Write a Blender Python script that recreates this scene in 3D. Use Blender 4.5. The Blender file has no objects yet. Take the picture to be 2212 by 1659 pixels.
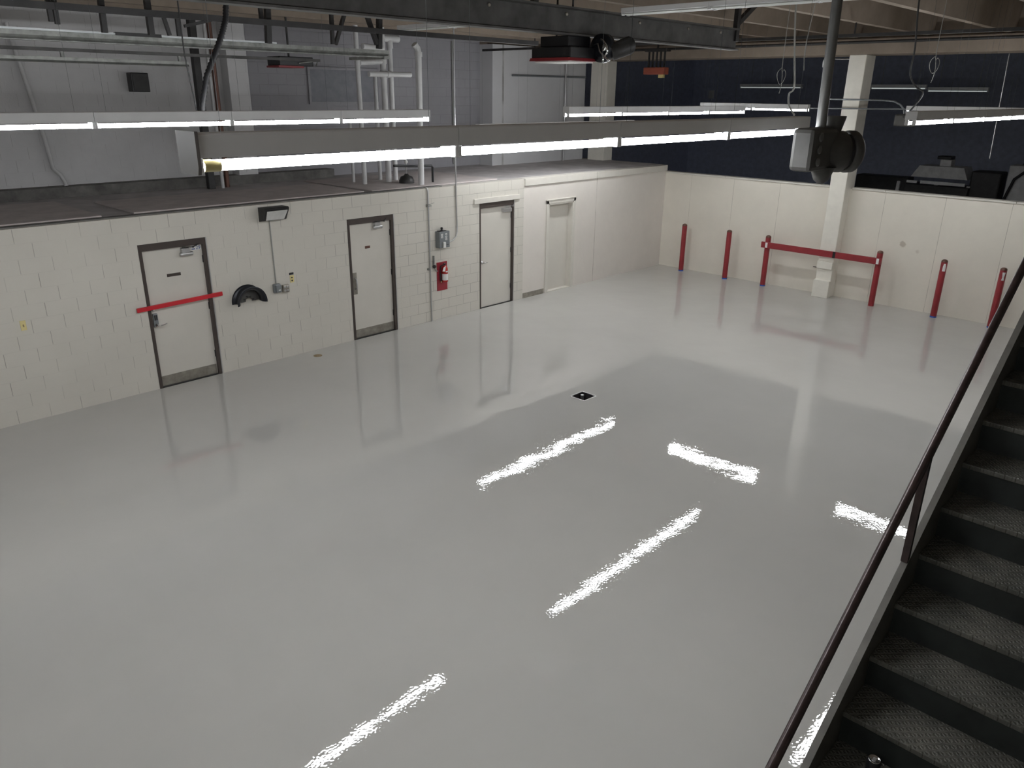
import bpy, bmesh, math, random
from mathutils import Vector, Matrix
random.seed(7)
SC = bpy.context.scene
COL = SC.collection
PI = math.pi

# ------------------------------------------------------------------ camera
cam_d = bpy.data.cameras.new('camera')
cam = bpy.data.objects.new('camera', cam_d)
COL.objects.link(cam)
SC.camera = cam
yaw, pitch, roll = 0.7654, -0.3620, 0.01208
fw = Vector((-math.sin(yaw)*math.cos(pitch), math.cos(yaw)*math.cos(pitch), math.sin(pitch)))
rt = Vector((math.cos(yaw), math.sin(yaw), 0))
up = rt.cross(fw)
r2 = rt*math.cos(roll) + up*math.sin(roll)
u2 = -rt*math.sin(roll) + up*math.cos(roll)
m = Matrix((r2, u2, -fw)).transposed().to_4x4()
m.translation = Vector((11.6487, -0.8656, 4.3621))
cam.matrix_world = m
cam_d.sensor_fit = 'HORIZONTAL'
cam_d.sensor_width = 36
cam_d.lens = 1658.14/2212*36
cam_d.clip_start = 0.05
cam_d.clip_end = 200

# ------------------------------------------------------------------ world and exposure
w = bpy.data.worlds.new('world'); SC.world = w; w.use_nodes = True
w.node_tree.nodes['Background'].inputs[0].default_value = (0.55, 0.62, 0.75, 1)
w.node_tree.nodes['Background'].inputs[1].default_value = 0.01
SC.view_settings.view_transform = 'Standard'
SC.view_settings.look = 'None'
SC.view_settings.gamma = 1
SC.view_settings.use_curve_mapping = False
SC.view_settings.exposure = 0.0
TUBE = 50.0      # strength of the fluorescent tubes, seen rows and added unseen ones alike

# ------------------------------------------------------------------ materials
def nodes(name):
    mt = bpy.data.materials.new(name); mt.use_nodes = True
    nt = mt.node_tree
    return mt, nt, nt.nodes['Principled BSDF']
def N(nt, typ, **kw):
    n = nt.nodes.new(typ)
    for k, v in kw.items():
        if k.startswith('i_'):
            n.inputs[k[2:].replace('_', ' ')].default_value = v
        else: setattr(n, k, v)
    return n
def ramp(nt, fac, stops):
    r = nt.nodes.new('ShaderNodeValToRGB')
    e = r.color_ramp.elements
    e[0].position, e[0].color = stops[0][0], (*stops[0][1], 1)
    e[1].position, e[1].color = stops[-1][0], (*stops[-1][1], 1)
    for p, c in stops[1:-1]:
        q = e.new(p); q.color = (*c, 1)
    nt.links.new(fac, r.inputs[0])
    return r.outputs[0]
def paint(name, c, rough=0.6, metal=0.0, var=0.12, scale=6.0, bump=0.0, bscale=60, spec=0.5):
    mt, nt, b = nodes(name)
    tc = N(nt, 'ShaderNodeTexCoord')
    no = N(nt, 'ShaderNodeTexNoise', i_Scale=scale, i_Detail=4.0, i_Roughness=0.6)
    nt.links.new(tc.outputs['Object'], no.inputs['Vector'])
    lo = tuple(x*(1-var) for x in c); hi = tuple(min(1, x*(1+var)) for x in c)
    nt.links.new(ramp(nt, no.outputs[0], [(0.3, lo), (0.7, hi)]), b.inputs['Base Color'])
    b.inputs['Roughness'].default_value = rough
    b.inputs['Metallic'].default_value = metal
    b.inputs['Specular IOR Level'].default_value = spec
    if bump:
        n2 = N(nt, 'ShaderNodeTexNoise', i_Scale=bscale, i_Detail=3.0)
        nt.links.new(tc.outputs['Object'], n2.inputs['Vector'])
        bp = N(nt, 'ShaderNodeBump', i_Strength=1.0, i_Distance=bump)
        nt.links.new(n2.outputs[0], bp.inputs['Height'])
        nt.links.new(bp.outputs[0], b.inputs['Normal'])
    return mt
def emit(name, c, s):
    mt, nt, b = nodes(name)
    b.inputs['Base Color'].default_value = (*c, 1)
    b.inputs['Emission Color'].default_value = (*c, 1)
    b.inputs['Emission Strength'].default_value = s
    return mt
def block_wall(name, c, joint, jstr, rough=0.55, horiz=1.0, blotch=0.06):
    """painted concrete block: joints in the y-z plane of the object's coordinates"""
    mt, nt, b = nodes(name)
    tc = N(nt, 'ShaderNodeTexCoord')
    sp = N(nt, 'ShaderNodeSeparateXYZ'); cb = N(nt, 'ShaderNodeCombineXYZ')
    nt.links.new(tc.outputs['Object'], sp.inputs[0])
    nt.links.new(sp.outputs['Y'], cb.inputs['X']); nt.links.new(sp.outputs['Z'], cb.inputs['Y'])
    br = N(nt, 'ShaderNodeTexBrick', i_Scale=1.0, i_Mortar_Size=0.0045, i_Mortar_Smooth=0.35, i_Brick_Width=0.4064, i_Row_Height=0.2032)
    br.offset = 0.5
    br.inputs['Color1'].default_value = (0, 0, 0, 1); br.inputs['Color2'].default_value = (0, 0, 0, 1)
    br.inputs['Mortar'].default_value = (1, 1, 1, 1)
    nt.links.new(cb.outputs[0], br.inputs['Vector'])
    no = N(nt, 'ShaderNodeTexNoise', i_Scale=1.1, i_Detail=3.0)
    nt.links.new(tc.outputs['Object'], no.inputs['Vector'])
    fade = N(nt, 'ShaderNodeMapRange'); fade.inputs[1].default_value = 0.38; fade.inputs[2].default_value = 0.62
    fade.inputs[3].default_value = 0.25; fade.inputs[4].default_value = 1.0
    nt.links.new(no.outputs[0], fade.inputs[0])
    # bed joints filled with paint on part of the wall
    fr = N(nt, 'ShaderNodeMath', operation='FRACT'); dv = N(nt, 'ShaderNodeMath', operation='DIVIDE')
    dv.inputs[1].default_value = 0.2032
    nt.links.new(sp.outputs['Z'], dv.inputs[0]); nt.links.new(dv.outputs[0], fr.inputs[0])
    s1 = N(nt, 'ShaderNodeMath', operation='SUBTRACT'); s1.inputs[1].default_value = 0.5
    ab = N(nt, 'ShaderNodeMath', operation='ABSOLUTE'); gt = N(nt, 'ShaderNodeMath', operation='GREATER_THAN'); gt.inputs[1].default_value = 0.46
    nt.links.new(fr.outputs[0], s1.inputs[0]); nt.links.new(s1.outputs[0], ab.inputs[0]); nt.links.new(ab.outputs[0], gt.inputs[0])
    yr = N(nt, 'ShaderNodeMapRange'); yr.inputs[1].default_value = 6.0; yr.inputs[2].default_value = 8.8
    yr.inputs[3].default_value = 0.85*horiz; yr.inputs[4].default_value = 0.15
    nt.links.new(sp.outputs['Y'], yr.inputs[0])
    hm = N(nt, 'ShaderNodeMath', operation='MULTIPLY'); nt.links.new(gt.outputs[0], hm.inputs[0]); nt.links.new(yr.outputs[0], hm.inputs[1])
    iv = N(nt, 'ShaderNodeMath', operation='SUBTRACT'); iv.inputs[0].default_value = 1.0
    nt.links.new(hm.outputs[0], iv.inputs[1])
    mu = N(nt, 'ShaderNodeMath', operation='MULTIPLY'); mu2 = N(nt, 'ShaderNodeMath', operation='MULTIPLY')
    nt.links.new(br.outputs['Color'], mu.inputs[0]); nt.links.new(iv.outputs[0], mu.inputs[1])
    nt.links.new(mu.outputs[0], mu2.inputs[0]); nt.links.new(fade.outputs[0], mu2.inputs[1])
    sc = N(nt, 'ShaderNodeMath', operation='MULTIPLY'); sc.inputs[1].default_value = jstr
    nt.links.new(mu2.outputs[0], sc.inputs[0])
    n3 = N(nt, 'ShaderNodeTexNoise', i_Scale=0.9, i_Detail=6.0, i_Roughness=0.65)
    nt.links.new(tc.outputs['Object'], n3.inputs['Vector'])
    base = ramp(nt, n3.outputs[0], [(0.3, tuple(x*(1-blotch) for x in c)), (0.65, c)])
    mx = N(nt, 'ShaderNodeMix', data_type='RGBA')
    nt.links.new(sc.outputs[0], mx.inputs[0]); nt.links.new(base, mx.inputs[6]); mx.inputs[7].default_value = (*joint, 1)
    nt.links.new(mx.outputs[2], b.inputs['Base Color'])
    b.inputs['Roughness'].default_value = rough
    n4 = N(nt, 'ShaderNodeTexNoise', i_Scale=45.0, i_Detail=4.0)
    nt.links.new(tc.outputs['Object'], n4.inputs['Vector'])
    h = N(nt, 'ShaderNodeMath', operation='MULTIPLY_ADD'); h.inputs[1].default_value = -1.6
    nt.links.new(mu2.outputs[0], h.inputs[0]); nt.links.new(n4.outputs[0], h.inputs[2])
    bp = N(nt, 'ShaderNodeBump', i_Strength=0.8, i_Distance=0.002)
    nt.links.new(h.outputs[0], bp.inputs['Height']); nt.links.new(bp.outputs[0], b.inputs['Normal'])
    return mt
def panel_wall(name, c, axis, start, step, rough=0.5, stains=()):
    """smooth painted board with narrow vertical seams along one axis"""
    mt, nt, b = nodes(name)
    tc = N(nt, 'ShaderNodeTexCoord'); sp = N(nt, 'ShaderNodeSeparateXYZ')
    nt.links.new(tc.outputs['Object'], sp.inputs[0])
    a = N(nt, 'ShaderNodeMath', operation='SUBTRACT'); a.inputs[1].default_value = start
    d = N(nt, 'ShaderNodeMath', operation='DIVIDE'); d.inputs[1].default_value = step
    f = N(nt, 'ShaderNodeMath', operation='FRACT'); l = N(nt, 'ShaderNodeMath', operation='LESS_THAN'); l.inputs[1].default_value = 0.007
    nt.links.new(sp.outputs[axis], a.inputs[0]); nt.links.new(a.outputs[0], d.inputs[0]); nt.links.new(d.outputs[0], f.inputs[0]); nt.links.new(f.outputs[0], l.inputs[0])
    no = N(nt, 'ShaderNodeTexNoise', i_Scale=2.3, i_Detail=3.0); nt.links.new(tc.outputs['Object'], no.inputs['Vector'])
    mr = N(nt, 'ShaderNodeMapRange'); mr.inputs[1].default_value = 0.35; mr.inputs[2].default_value = 0.6; mr.inputs[3].default_value = 0.15; mr.inputs[4].default_value = 0.75
    nt.links.new(no.outputs[0], mr.inputs[0])
    mu = N(nt, 'ShaderNodeMath', operation='MULTIPLY'); nt.links.new(l.outputs[0], mu.inputs[0]); nt.links.new(mr.outputs[0], mu.inputs[1])
    n3 = N(nt, 'ShaderNodeTexNoise', i_Scale=1.3, i_Detail=6.0, i_Roughness=0.7); nt.links.new(tc.outputs['Object'], n3.inputs['Vector'])
    base = ramp(nt, n3.outputs[0], [(0.3, tuple(x*0.93 for x in c)), (0.65, c)])
    fac = mu.outputs[0]
    mx = N(nt, 'ShaderNodeMix', data_type='RGBA'); nt.links.new(fac, mx.inputs[0]); nt.links.new(base, mx.inputs[6])
    mx.inputs[7].default_value = (c[0]*0.35, c[1]*0.33, c[2]*0.3, 1)
    out = mx.outputs[2]
    for (p, r, sc_) in stains:
        vm = N(nt, 'ShaderNodeVectorMath', operation='DISTANCE'); vm.inputs[1].default_value = p
        n5 = N(nt, 'ShaderNodeTexNoise', i_Scale=9.0); nt.links.new(tc.outputs['Object'], n5.inputs['Vector'])
        ad = N(nt, 'ShaderNodeMath', operation='MULTIPLY_ADD'); ad.inputs[1].default_value = 0.12
        nt.links.new(tc.outputs['Object'], vm.inputs[0]); nt.links.new(n5.outputs[0], ad.inputs[0]); nt.links.new(vm.outputs['Value'], ad.inputs[2])
        m2 = N(nt, 'ShaderNodeMapRange'); m2.inputs[1].default_value = r+0.06; m2.inputs[2].default_value = r+0.09; m2.inputs[3].default_value = sc_; m2.inputs[4].default_value = 0
        nt.links.new(ad.outputs[0], m2.inputs[0])
        mx2 = N(nt, 'ShaderNodeMix', data_type='RGBA'); nt.links.new(m2.outputs[0], mx2.inputs[0]); nt.links.new(out, mx2.inputs[6])
        mx2.inputs[7].default_value = (c[0]*0.6, c[1]*0.55, c[2]*0.5, 1); out = mx2.outputs[2]
    nt.links.new(out, b.inputs['Base Color'])
    b.inputs['Roughness'].default_value = rough
    n4 = N(nt, 'ShaderNodeTexNoise', i_Scale=30.0, i_Detail=3.0); nt.links.new(tc.outputs['Object'], n4.inputs['Vector'])
    bp = N(nt, 'ShaderNodeBump', i_Strength=0.5, i_Distance=0.0012); nt.links.new(n4.outputs[0], bp.inputs['Height']); nt.links.new(bp.outputs[0], b.inputs['Normal'])
    return mt
def epoxy_floor():
    mt, nt, b = nodes('grey_epoxy')
    tc = N(nt, 'ShaderNodeTexCoord')
    n1 = N(nt, 'ShaderNodeTexNoise', i_Scale=0.45, i_Detail=5.0, i_Roughness=0.6); nt.links.new(tc.outputs['Object'], n1.inputs['Vector'])
    nt.links.new(ramp(nt, n1.outputs[0], [(0.3, (0.475, 0.468, 0.440)), (0.7, (0.515, 0.506, 0.475))]), b.inputs['Base Color'])
    b.inputs['Roughness'].default_value = 0.0
    b.inputs['IOR'].default_value = 1.58
    # self-levelled resin: a fine orange peel over a slow swell
    n2 = N(nt, 'ShaderNodeTexNoise', i_Scale=48.0, i_Detail=0.0); nt.links.new(tc.outputs['Object'], n2.inputs['Vector'])
    n3 = N(nt, 'ShaderNodeTexNoise', i_Scale=2.0, i_Detail=1.0); nt.links.new(tc.outputs['Object'], n3.inputs['Vector'])
    m3 = N(nt, 'ShaderNodeMath', operation='MULTIPLY'); m3.inputs[1].default_value = 14.0; nt.links.new(n3.outputs[0], m3.inputs[0])
    n4 = N(nt, 'ShaderNodeTexNoise', i_Scale=11.0, i_Detail=0.0); nt.links.new(tc.outputs['Object'], n4.inputs['Vector'])
    m4 = N(nt, 'ShaderNodeMath', operation='MULTIPLY_ADD'); m4.inputs[1].default_value = 1.6; nt.links.new(n4.outputs[0], m4.inputs[0]); nt.links.new(n2.outputs[0], m4.inputs[2])
    ad = N(nt, 'ShaderNodeMath', operation='ADD'); nt.links.new(m4.outputs[0], ad.inputs[0]); nt.links.new(m3.outputs[0], ad.inputs[1])
    bp = N(nt, 'ShaderNodeBump', i_Strength=1.0, i_Distance=0.00020)
    nt.links.new(ad.outputs[0], bp.inputs['Height']); nt.links.new(bp.outputs[0], b.inputs['Normal'])
    return mt
def diamond_plate():
    mt, nt, b = nodes('dark_diamond_plate')
    tc = N(nt, 'ShaderNodeTexCoord')
    n1 = N(nt, 'ShaderNodeTexNoise', i_Scale=4.0, i_Detail=6.0, i_Roughness=0.7); nt.links.new(tc.outputs['Object'], n1.inputs['Vector'])
    nt.links.new(ramp(nt, n1.outputs[0], [(0.35, (0.060, 0.062, 0.054)), (0.7, (0.130, 0.125, 0.106))]), b.inputs['Base Color'])
    b.inputs['Roughness'].default_value = 0.30
    b.inputs['Metallic'].default_value = 0.0
    def bars(ang, off):
        rm_ = N(nt, 'ShaderNodeMapping'); rm_.inputs['Rotation'].default_value = (0, 0, ang)
        mp = N(nt, 'ShaderNodeMapping'); mp.inputs['Location'].default_value = off
        mp.inputs['Scale'].default_value = (26, 52, 1)
        nt.links.new(tc.outputs['Object'], rm_.inputs['Vector']); nt.links.new(rm_.outputs[0], mp.inputs['Vector'])
        vo = N(nt, 'ShaderNodeTexVoronoi', i_Scale=1.0, i_Randomness=0.0); vo.voronoi_dimensions = '2D'
        nt.links.new(mp.outputs[0], vo.inputs['Vector'])
        mr = N(nt, 'ShaderNodeMapRange'); mr.inputs[1].default_value = 0.16; mr.inputs[2].default_value = 0.34; mr.inputs[3].default_value = 1; mr.inputs[4].default_value = 0
        nt.links.new(vo.outputs['Distance'], mr.inputs[0]); return mr.outputs[0]
    mxm = N(nt, 'ShaderNodeMath', operation='MAXIMUM')
    nt.links.new(bars(PI/4, (0, 0, 0)), mxm.inputs[0]); nt.links.new(bars(-PI/4, (0.5, 0.5, 0)), mxm.inputs[1])
    bp = N(nt, 'ShaderNodeBump', i_Strength=1.0, i_Distance=0.0035); nt.links.new(mxm.outputs[0], bp.inputs['Height']); nt.links.new(bp.outputs[0], b.inputs['Normal'])
    return mt

M = {}
M['floor'] = epoxy_floor()
M['block'] = block_wall('cream_painted_block', (0.65, 0.62, 0.555), (0.24, 0.225, 0.20), 0.75)
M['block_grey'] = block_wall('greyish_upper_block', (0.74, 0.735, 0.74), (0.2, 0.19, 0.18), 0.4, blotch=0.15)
M['block_brown'] = block_wall('veiled_brown_block', (0.33, 0.325, 0.345), (0.09, 0.08, 0.075), 0.4, blotch=0.15)  # brown block with a bluish lens veil mixed into its colour
M['board'] = panel_wall('cream_board', (0.74, 0.695, 0.64), 'Y', 14.1, 3.0)
M['back'] = panel_wall('cream_back_board', (0.79, 0.745, 0.655), 'X', 2.0, 1.21, stains=(((6.16, 17.04, 1.39), 0.05, 0.8), ((6.49, 17.04, 1.27), 0.03, 0.4)))
M['upper_white'] = panel_wall('white_upper_board', (0.62, 0.62, 0.63), 'Y', 13.64, 9.0)
M['far_wall_lifted'] = paint('far_paint_glare_lift', (0.50, 0.54, 0.68), 0.8)  # colour lifted and blued to stand in for lens glare
M['side_wall'] = paint('side_paint', (0.42, 0.40, 0.36), 0.7)
M['concrete'] = paint('concrete_ceiling', (0.27, 0.22, 0.175), 0.85, var=0.15, scale=2.5)
M['concrete_dark'] = paint('dirty_concrete', (0.16, 0.155, 0.145), 0.85, var=0.35, scale=5, bump=0.003, bscale=12)
M['deck'] = paint('dusty_deck', (0.46, 0.435, 0.43), 0.8, var=0.22, scale=2.2, bump=0.001)
M['ply'] = paint('old_plywood', (0.54, 0.49, 0.47), 0.75, var=0.15, scale=3.0)
M['trim'] = paint('cream_trim', (0.66, 0.63, 0.57), 0.45, var=0.03)
M['column'] = paint('cream_column', (0.82, 0.79, 0.71), 0.5, var=0.04)
M['door'] = paint('cream_door', (0.64, 0.61, 0.55), 0.38, var=0.03, scale=2)
M['brown'] = paint('brown_frame', (0.055, 0.042, 0.036), 0.4, var=0.1)
M['kick'] = paint('brushed_kick_plate', (0.33, 0.31, 0.27), 0.38, 0.7, var=0.25, scale=9)
M['alu'] = paint('aluminium', (0.55, 0.55, 0.55), 0.35, 0.85, var=0.08)
M['chrome'] = paint('chrome', (0.75, 0.75, 0.76), 0.15, 1.0, var=0.03)
M['steel'] = paint('grey_steel', (0.20, 0.215, 0.225), 0.4, 0.3, var=0.08)
M['galv'] = paint('galvanised', (0.27, 0.275, 0.26), 0.5, 0.5, var=0.35, scale=9)
M['galv_bright'] = paint('bright_zinc_strip', (0.62, 0.65, 0.66), 0.4, 0.3, var=0.1)
M['dark_steel'] = paint('dark_painted_steel', (0.035, 0.034, 0.034), 0.5, 0.2, var=0.25)
M['beam'] = paint('dusty_beam', (0.075, 0.073, 0.070), 0.6, 0.1, var=0.4, scale=4)
M['black'] = paint('black_plastic', (0.012, 0.012, 0.014), 0.38)
M['rubber'] = paint('black_steel_rim', (0.016, 0.018, 0.024), 0.32, 0.3)
M['red'] = paint('red_paint', (0.25, 0.020, 0.026), 0.4, var=0.15)
M['red_bar'] = paint('red_bar', (0.52, 0.018, 0.028), 0.35, var=0.05)
M['red_board'] = paint('red_board', (0.27, 0.018, 0.03), 0.5, var=0.1)
M['ext_red'] = paint('extinguisher_red', (0.42, 0.03, 0.025), 0.25)
M['orange'] = paint('faded_orange', (0.35, 0.09, 0.055), 0.6)
M['white'] = paint('white_label', (0.8, 0.8, 0.78), 0.5, var=0.02)
M['blue'] = paint('blue_tape', (0.02, 0.09, 0.38), 0.6)
M['blue_ink'] = paint('blue_ink', (0.03, 0.07, 0.22), 0.6)
M['pvc'] = paint('white_pvc', (0.66, 0.66, 0.66), 0.4, var=0.06)
M['copper'] = paint('dull_copper', (0.16, 0.085, 0.065), 0.45, 0.6, var=0.2)
M['yellow'] = paint('yellowed_plate', (0.72, 0.62, 0.28), 0.4, var=0.03)
M['brass'] = paint('brass', (0.35, 0.27, 0.16), 0.45, 0.6, var=0.2, scale=30)
M['pit'] = paint('pit_steel', (0.05, 0.045, 0.05), 0.5, 0.4)
M['lens'] = paint('prismatic_glass', (0.62, 0.62, 0.6), 0.2)
M['fix'] = paint('white_enamel', (0.84, 0.85, 0.86), 0.35, var=0.03)
M['fix_end'] = paint('grey_enamel', (0.17, 0.158, 0.155), 0.4, var=0.05)
M['off_tube'] = paint('unlit_tube', (0.75, 0.77, 0.75), 0.3, var=0.02)
M['tube'] = emit('lit_tube', (0.96, 0.98, 1.0), TUBE)
M['grey_plastic'] = paint('worn_grey_plastic', (0.055, 0.053, 0.049), 0.55, var=0.2, scale=9)
M['pipe_grey'] = paint('grey_pipe', (0.13, 0.13, 0.125), 0.4, 0.3, var=0.15)
M['wire'] = paint('grey_wire', (0.30, 0.30, 0.28), 0.5, var=0.05)
M['dwire'] = paint('dark_wire', (0.03, 0.03, 0.03), 0.5, var=0.05)
M['plate'] = diamond_plate()
M['riser'] = paint('dark_green_riser', (0.022, 0.026, 0.024), 0.5, 0.2, var=0.3)
M['stringer'] = paint('stringer_paint', (0.14, 0.135, 0.12), 0.4, 0.3, var=0.2)
M['rail'] = paint('brown_black_rail', (0.040, 0.026, 0.024), 0.3, 0.3, var=0.4, scale=12)
M['machine'] = paint('dim_grey_machine', (0.75, 0.75, 0.75), 0.5)
M['machine_white'] = paint('pale_machine', (0.9, 0.92, 0.93), 0.4)
M['glass'] = paint('dark_window_glass', (0.22, 0.225, 0.25), 0.6)

# ------------------------------------------------------------------ mesh builder
class MB:
    def __init__(s): s.v = []; s.f = []; s.smooth = []
    def add(s, vs, fs, sm=False):
        o = len(s.v); s.v += [tuple(v) for v in vs]
        for f in fs: s.f.append(tuple(i+o for i in f)); s.smooth.append(sm)
        return s
    def box(s, a, b):
        x0, x1 = sorted((a[0], b[0])); y0, y1 = sorted((a[1], b[1])); z0, z1 = sorted((a[2], b[2]))
        return s.add([(x0,y0,z0),(x1,y0,z0),(x1,y1,z0),(x0,y1,z0),(x0,y0,z1),(x1,y0,z1),(x1,y1,z1),(x0,y1,z1)],
                     [(0,3,2,1),(4,5,6,7),(0,1,5,4),(1,2,6,5),(2,3,7,6),(3,0,4,7)])
    def bbox(s, a, b, r=0.01):
        """box with chamfered edges"""
        bm = bmesh.new(); lo = [min(a[i], b[i]) for i in range(3)]; hi = [max(a[i], b[i]) for i in range(3)]
        bmesh.ops.create_cube(bm, size=1)
        for v in bm.verts:
            for i in range(3): v.co[i] = lo[i] if v.co[i] < 0 else hi[i]
        bmesh.ops.bevel(bm, geom=bm.edges[:], offset=r, segments=2, profile=0.5, affect='EDGES')
        bm.verts.index_update()
        s.add([v.co[:] for v in bm.verts], [[v.index for v in f.verts] for f in bm.faces], False); bm.free(); return s
    def bar(s, p, q, wd, ht=None, upv=(0,0,1)):
        """box section from p to q"""
        ht = ht or wd; p = Vector(p); q = Vector(q); d = (q-p).normalized()
        u = Vector(upv)
        if abs(d.dot(u)) > 0.98: u = Vector((1,0,0))
        sd = d.cross(u).normalized(); u = sd.cross(d)
        vs = []
        for c in (p, q):
            for a, b in ((-1,-1),(1,-1),(1,1),(-1,1)): vs.append(c + sd*a*wd/2 + u*b*ht/2)
        return s.add(vs, [(0,1,2,3),(7,6,5,4),(0,4,5,1),(1,5,6,2),(2,6,7,3),(3,7,4,0)])
    def rings(s, rs, n, cap=True, sm=True):
        vs = [p for r in rs for p in r]; fs = []
        for i in range(len(rs)-1):
            for k in range(n): fs.append((i*n+k, i*n+(k+1)%n, (i+1)*n+(k+1)%n, (i+1)*n+k))
        s.add(vs, fs, sm)
        if cap:
            s.add(rs[0], [tuple(range(n))[::-1]]); s.add(rs[-1], [tuple(range(n))])
        return s
    def tube(s, pts, r, n=10, cap=True):
        """round tube through points; r a number or one per point"""
        pts = [Vector(p) for p in pts]; rs = []
        ref = None
        for i, p in enumerate(pts):
            d = (pts[min(i+1, len(pts)-1)] - pts[max(i-1, 0)]).normalized()
            if ref is None:
                ref = d.cross(Vector((0,0,1)))
                if ref.length < 0.05: ref = d.cross(Vector((1,0,0)))
            ref = (ref - d*ref.dot(d)).normalized(); b = d.cross(ref)
            rr = r[i] if isinstance(r, (list, tuple)) else r
            rs.append([p + (ref*math.cos(2*PI*k/n) + b*math.sin(2*PI*k/n))*rr for k in range(n)])
        return s.rings(rs, n, cap)
    def lathe(s, prof, c=(0,0,0), axis='z', n=24, cap=True):
        rs = []
        for r, h in prof:
            ring = []
            for k in range(n):
                a = 2*PI*k/n; x, y = r*math.cos(a), r*math.sin(a)
                ring.append({'z': (c[0]+x, c[1]+y, c[2]+h), 'x': (c[0]+h, c[1]+x, c[2]+y), 'y': (c[0]+y, c[1]+h, c[2]+x)}[axis])
            rs.append(ring)
        return s.rings(rs, n, cap)
    def prism(s, poly, a, b, axis='y'):
        """extrude a 2-D polygon along an axis: 'y' poly=(x,z), 'x' poly=(y,z), 'z' poly=(x,y)"""
        def P(q, h): return {'y': (q[0], h, q[1]), 'x': (h, q[0], q[1]), 'z': (q[0], q[1], h)}[axis]
        n = len(poly); vs = [P(q, a) for q in poly] + [P(q, b) for q in poly]
        fs = [tuple(range(n))[::-1], tuple(range(n, 2*n))] + [(i, (i+1)%n, n+(i+1)%n, n+i) for i in range(n)]
        return s.add(vs, fs)
    def build(s, name, mat, parent=None, label=None):
        me = bpy.data.meshes.new(name)
        off = Vector(ORG.get(parent.name, (0,0,0))) if parent else Vector((0,0,0))
        me.from_pydata([Vector(v)-off for v in s.v], [], s.f)
        me.polygons.foreach_set('use_smooth', s.smooth)
        bm = bmesh.new(); bm.from_mesh(me); bmesh.ops.recalc_face_normals(bm, faces=bm.faces[:]); bm.to_mesh(me); bm.free()
        me.materials.append(M[mat]); me.update()
        o = bpy.data.objects.new(name, me); COL.objects.link(o)
        if parent:
            o.parent = parent; ORG[o.name] = tuple(off)
        if label: o['label'] = label
        return o
ORG = {}
def tag(o, label, cat, group=None):
    o['label'] = label; o['category'] = cat
    if group: o['group'] = group
    return o
def thing(name, loc, label, cat, group=None):
    o = bpy.data.objects.new(name, None); COL.objects.link(o); o.location = loc; o.empty_display_size = 0.1
    ORG[o.name] = tuple(loc)
    return tag(o, label, cat, group)
def solo(mb, name, mat, loc, label, cat, group=None):
    """a thing that is one mesh, its origin at loc"""
    s = mb; s.v = [tuple(Vector(v)-Vector(loc)) for v in s.v]
    o = s.build(name, mat); o.location = loc; ORG[o.name] = tuple(loc)
    return tag(o, label, cat, group)
def struct(mb, name, mat, parent=None):
    o = mb.build(name, mat, parent); o['kind'] = 'structure'; ORG[o.name] = (0,0,0); return o
def copy_tree(o, parent=None):
    c = o.copy(); COL.objects.link(c); c.parent = parent
    for ch in list(o.children): copy_tree(ch, c)
    return c

# ------------------------------------------------------------------ the setting
L = 17.043          # back wall
HW = 2.638          # top of the office block
DY = [(3.36, 4.376), (6.98, 7.996), (10.226, 11.242)]
# floor with the square drain hole
hx0, hx1, hy0, hy1 = 4.675, 4.935, 7.71, 7.985
fl = MB(); xs = [-0.0, hx0, hx1, 16.0]; ys = [-6.0, hy0, hy1, 42.0]
for i in range(3):
    for j in range(3):
        if i == 1 and j == 1: continue
        fl.add([(xs[i],ys[j],0),(xs[i+1],ys[j],0),(xs[i+1],ys[j+1],0),(xs[i],ys[j+1],0)], [(0,1,2,3)])
fl.add([(0,-6,-0.3),(16,-6,-0.3),(16,42,-0.3),(0,42,-0.3)], [(3,2,1,0)])
struct(fl, 'floor', 'floor')
# office block wall in painted block, with three door openings
wl = MB(); y = -6.0
for a, b in DY:
    wl.box((-0.2, y, 0), (0, a, HW)); wl.box((-0.2, a, 2.235), (0, b, HW)); y = b
wl.box((-0.2, y, 0), (0, 11.56, HW))
struct(wl, 'wall_left', 'block')
# board-clad stretch after the block
wb = MB()
wb.box((-0.2, 11.56, 0), (0.0, 12.36, 2.60)); wb.box((-0.2, 12.36, 2.05), (0.0, 13.26, 2.60)); wb.box((-0.2, 13.26, 0), (0.0, L, 2.60))
struct(wb, 'wall_left_board', 'board')
tr = MB(); tr.bbox((-0.22, 11.57, 2.49), (0.03, 14.06, 2.645), 0.006); tr.bbox((-0.22, 14.075, 2.49), (0.028, L+0.02, 2.64), 0.006)
struct(tr, 'trim_1', 'trim')
struct(MB().box((0.0, 11.57, 0), (0.012, 12.27, 0.115)), 'baseboard_left', 'kick')
# back wall: low partition
bw = MB(); bw.box((-0.2, L, 0), (16, L+0.16, 2.455)); struct(bw, 'wall_back', 'back')
cp = MB()
for a, b in ((-0.2, 1.75), (1.75, 4.47), (4.90, 5.62), (5.62, 8.1), (8.1, 16)):
    cp.bbox((a+0.004, L-0.025, 2.445), (b-0.004, L+0.19, 2.485), 0.005)
struct(cp, 'trim_2', 'trim')
# far dark hall behind the partition
struct(MB().box((-8, 31, 0), (16, 31.3, 6.1)), 'wall_far', 'far_wall_lifted')
struct(MB().box((-8.2, 17.5, 0), (-8, 31, 6.1)), 'wall_far_side', 'far_wall_lifted')
struct(MB().box((16, -6, 0), (16.2, 31, 6.1)), 'wall_right', 'side_wall')
struct(MB().box((-3.4, -6.2, 0), (16, -6, 6.1)), 'wall_front', 'side_wall')
struct(MB().box((-8, 17.25, -0.3), (0, 41, 0)), 'floor_far', 'far_wall_lifted')
# flat roof of the offices
struct(MB().box((-3.2, -6, 2.45), (-0.2, 17.2, HW-0.002)), 'floor_upper', 'deck')
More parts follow.
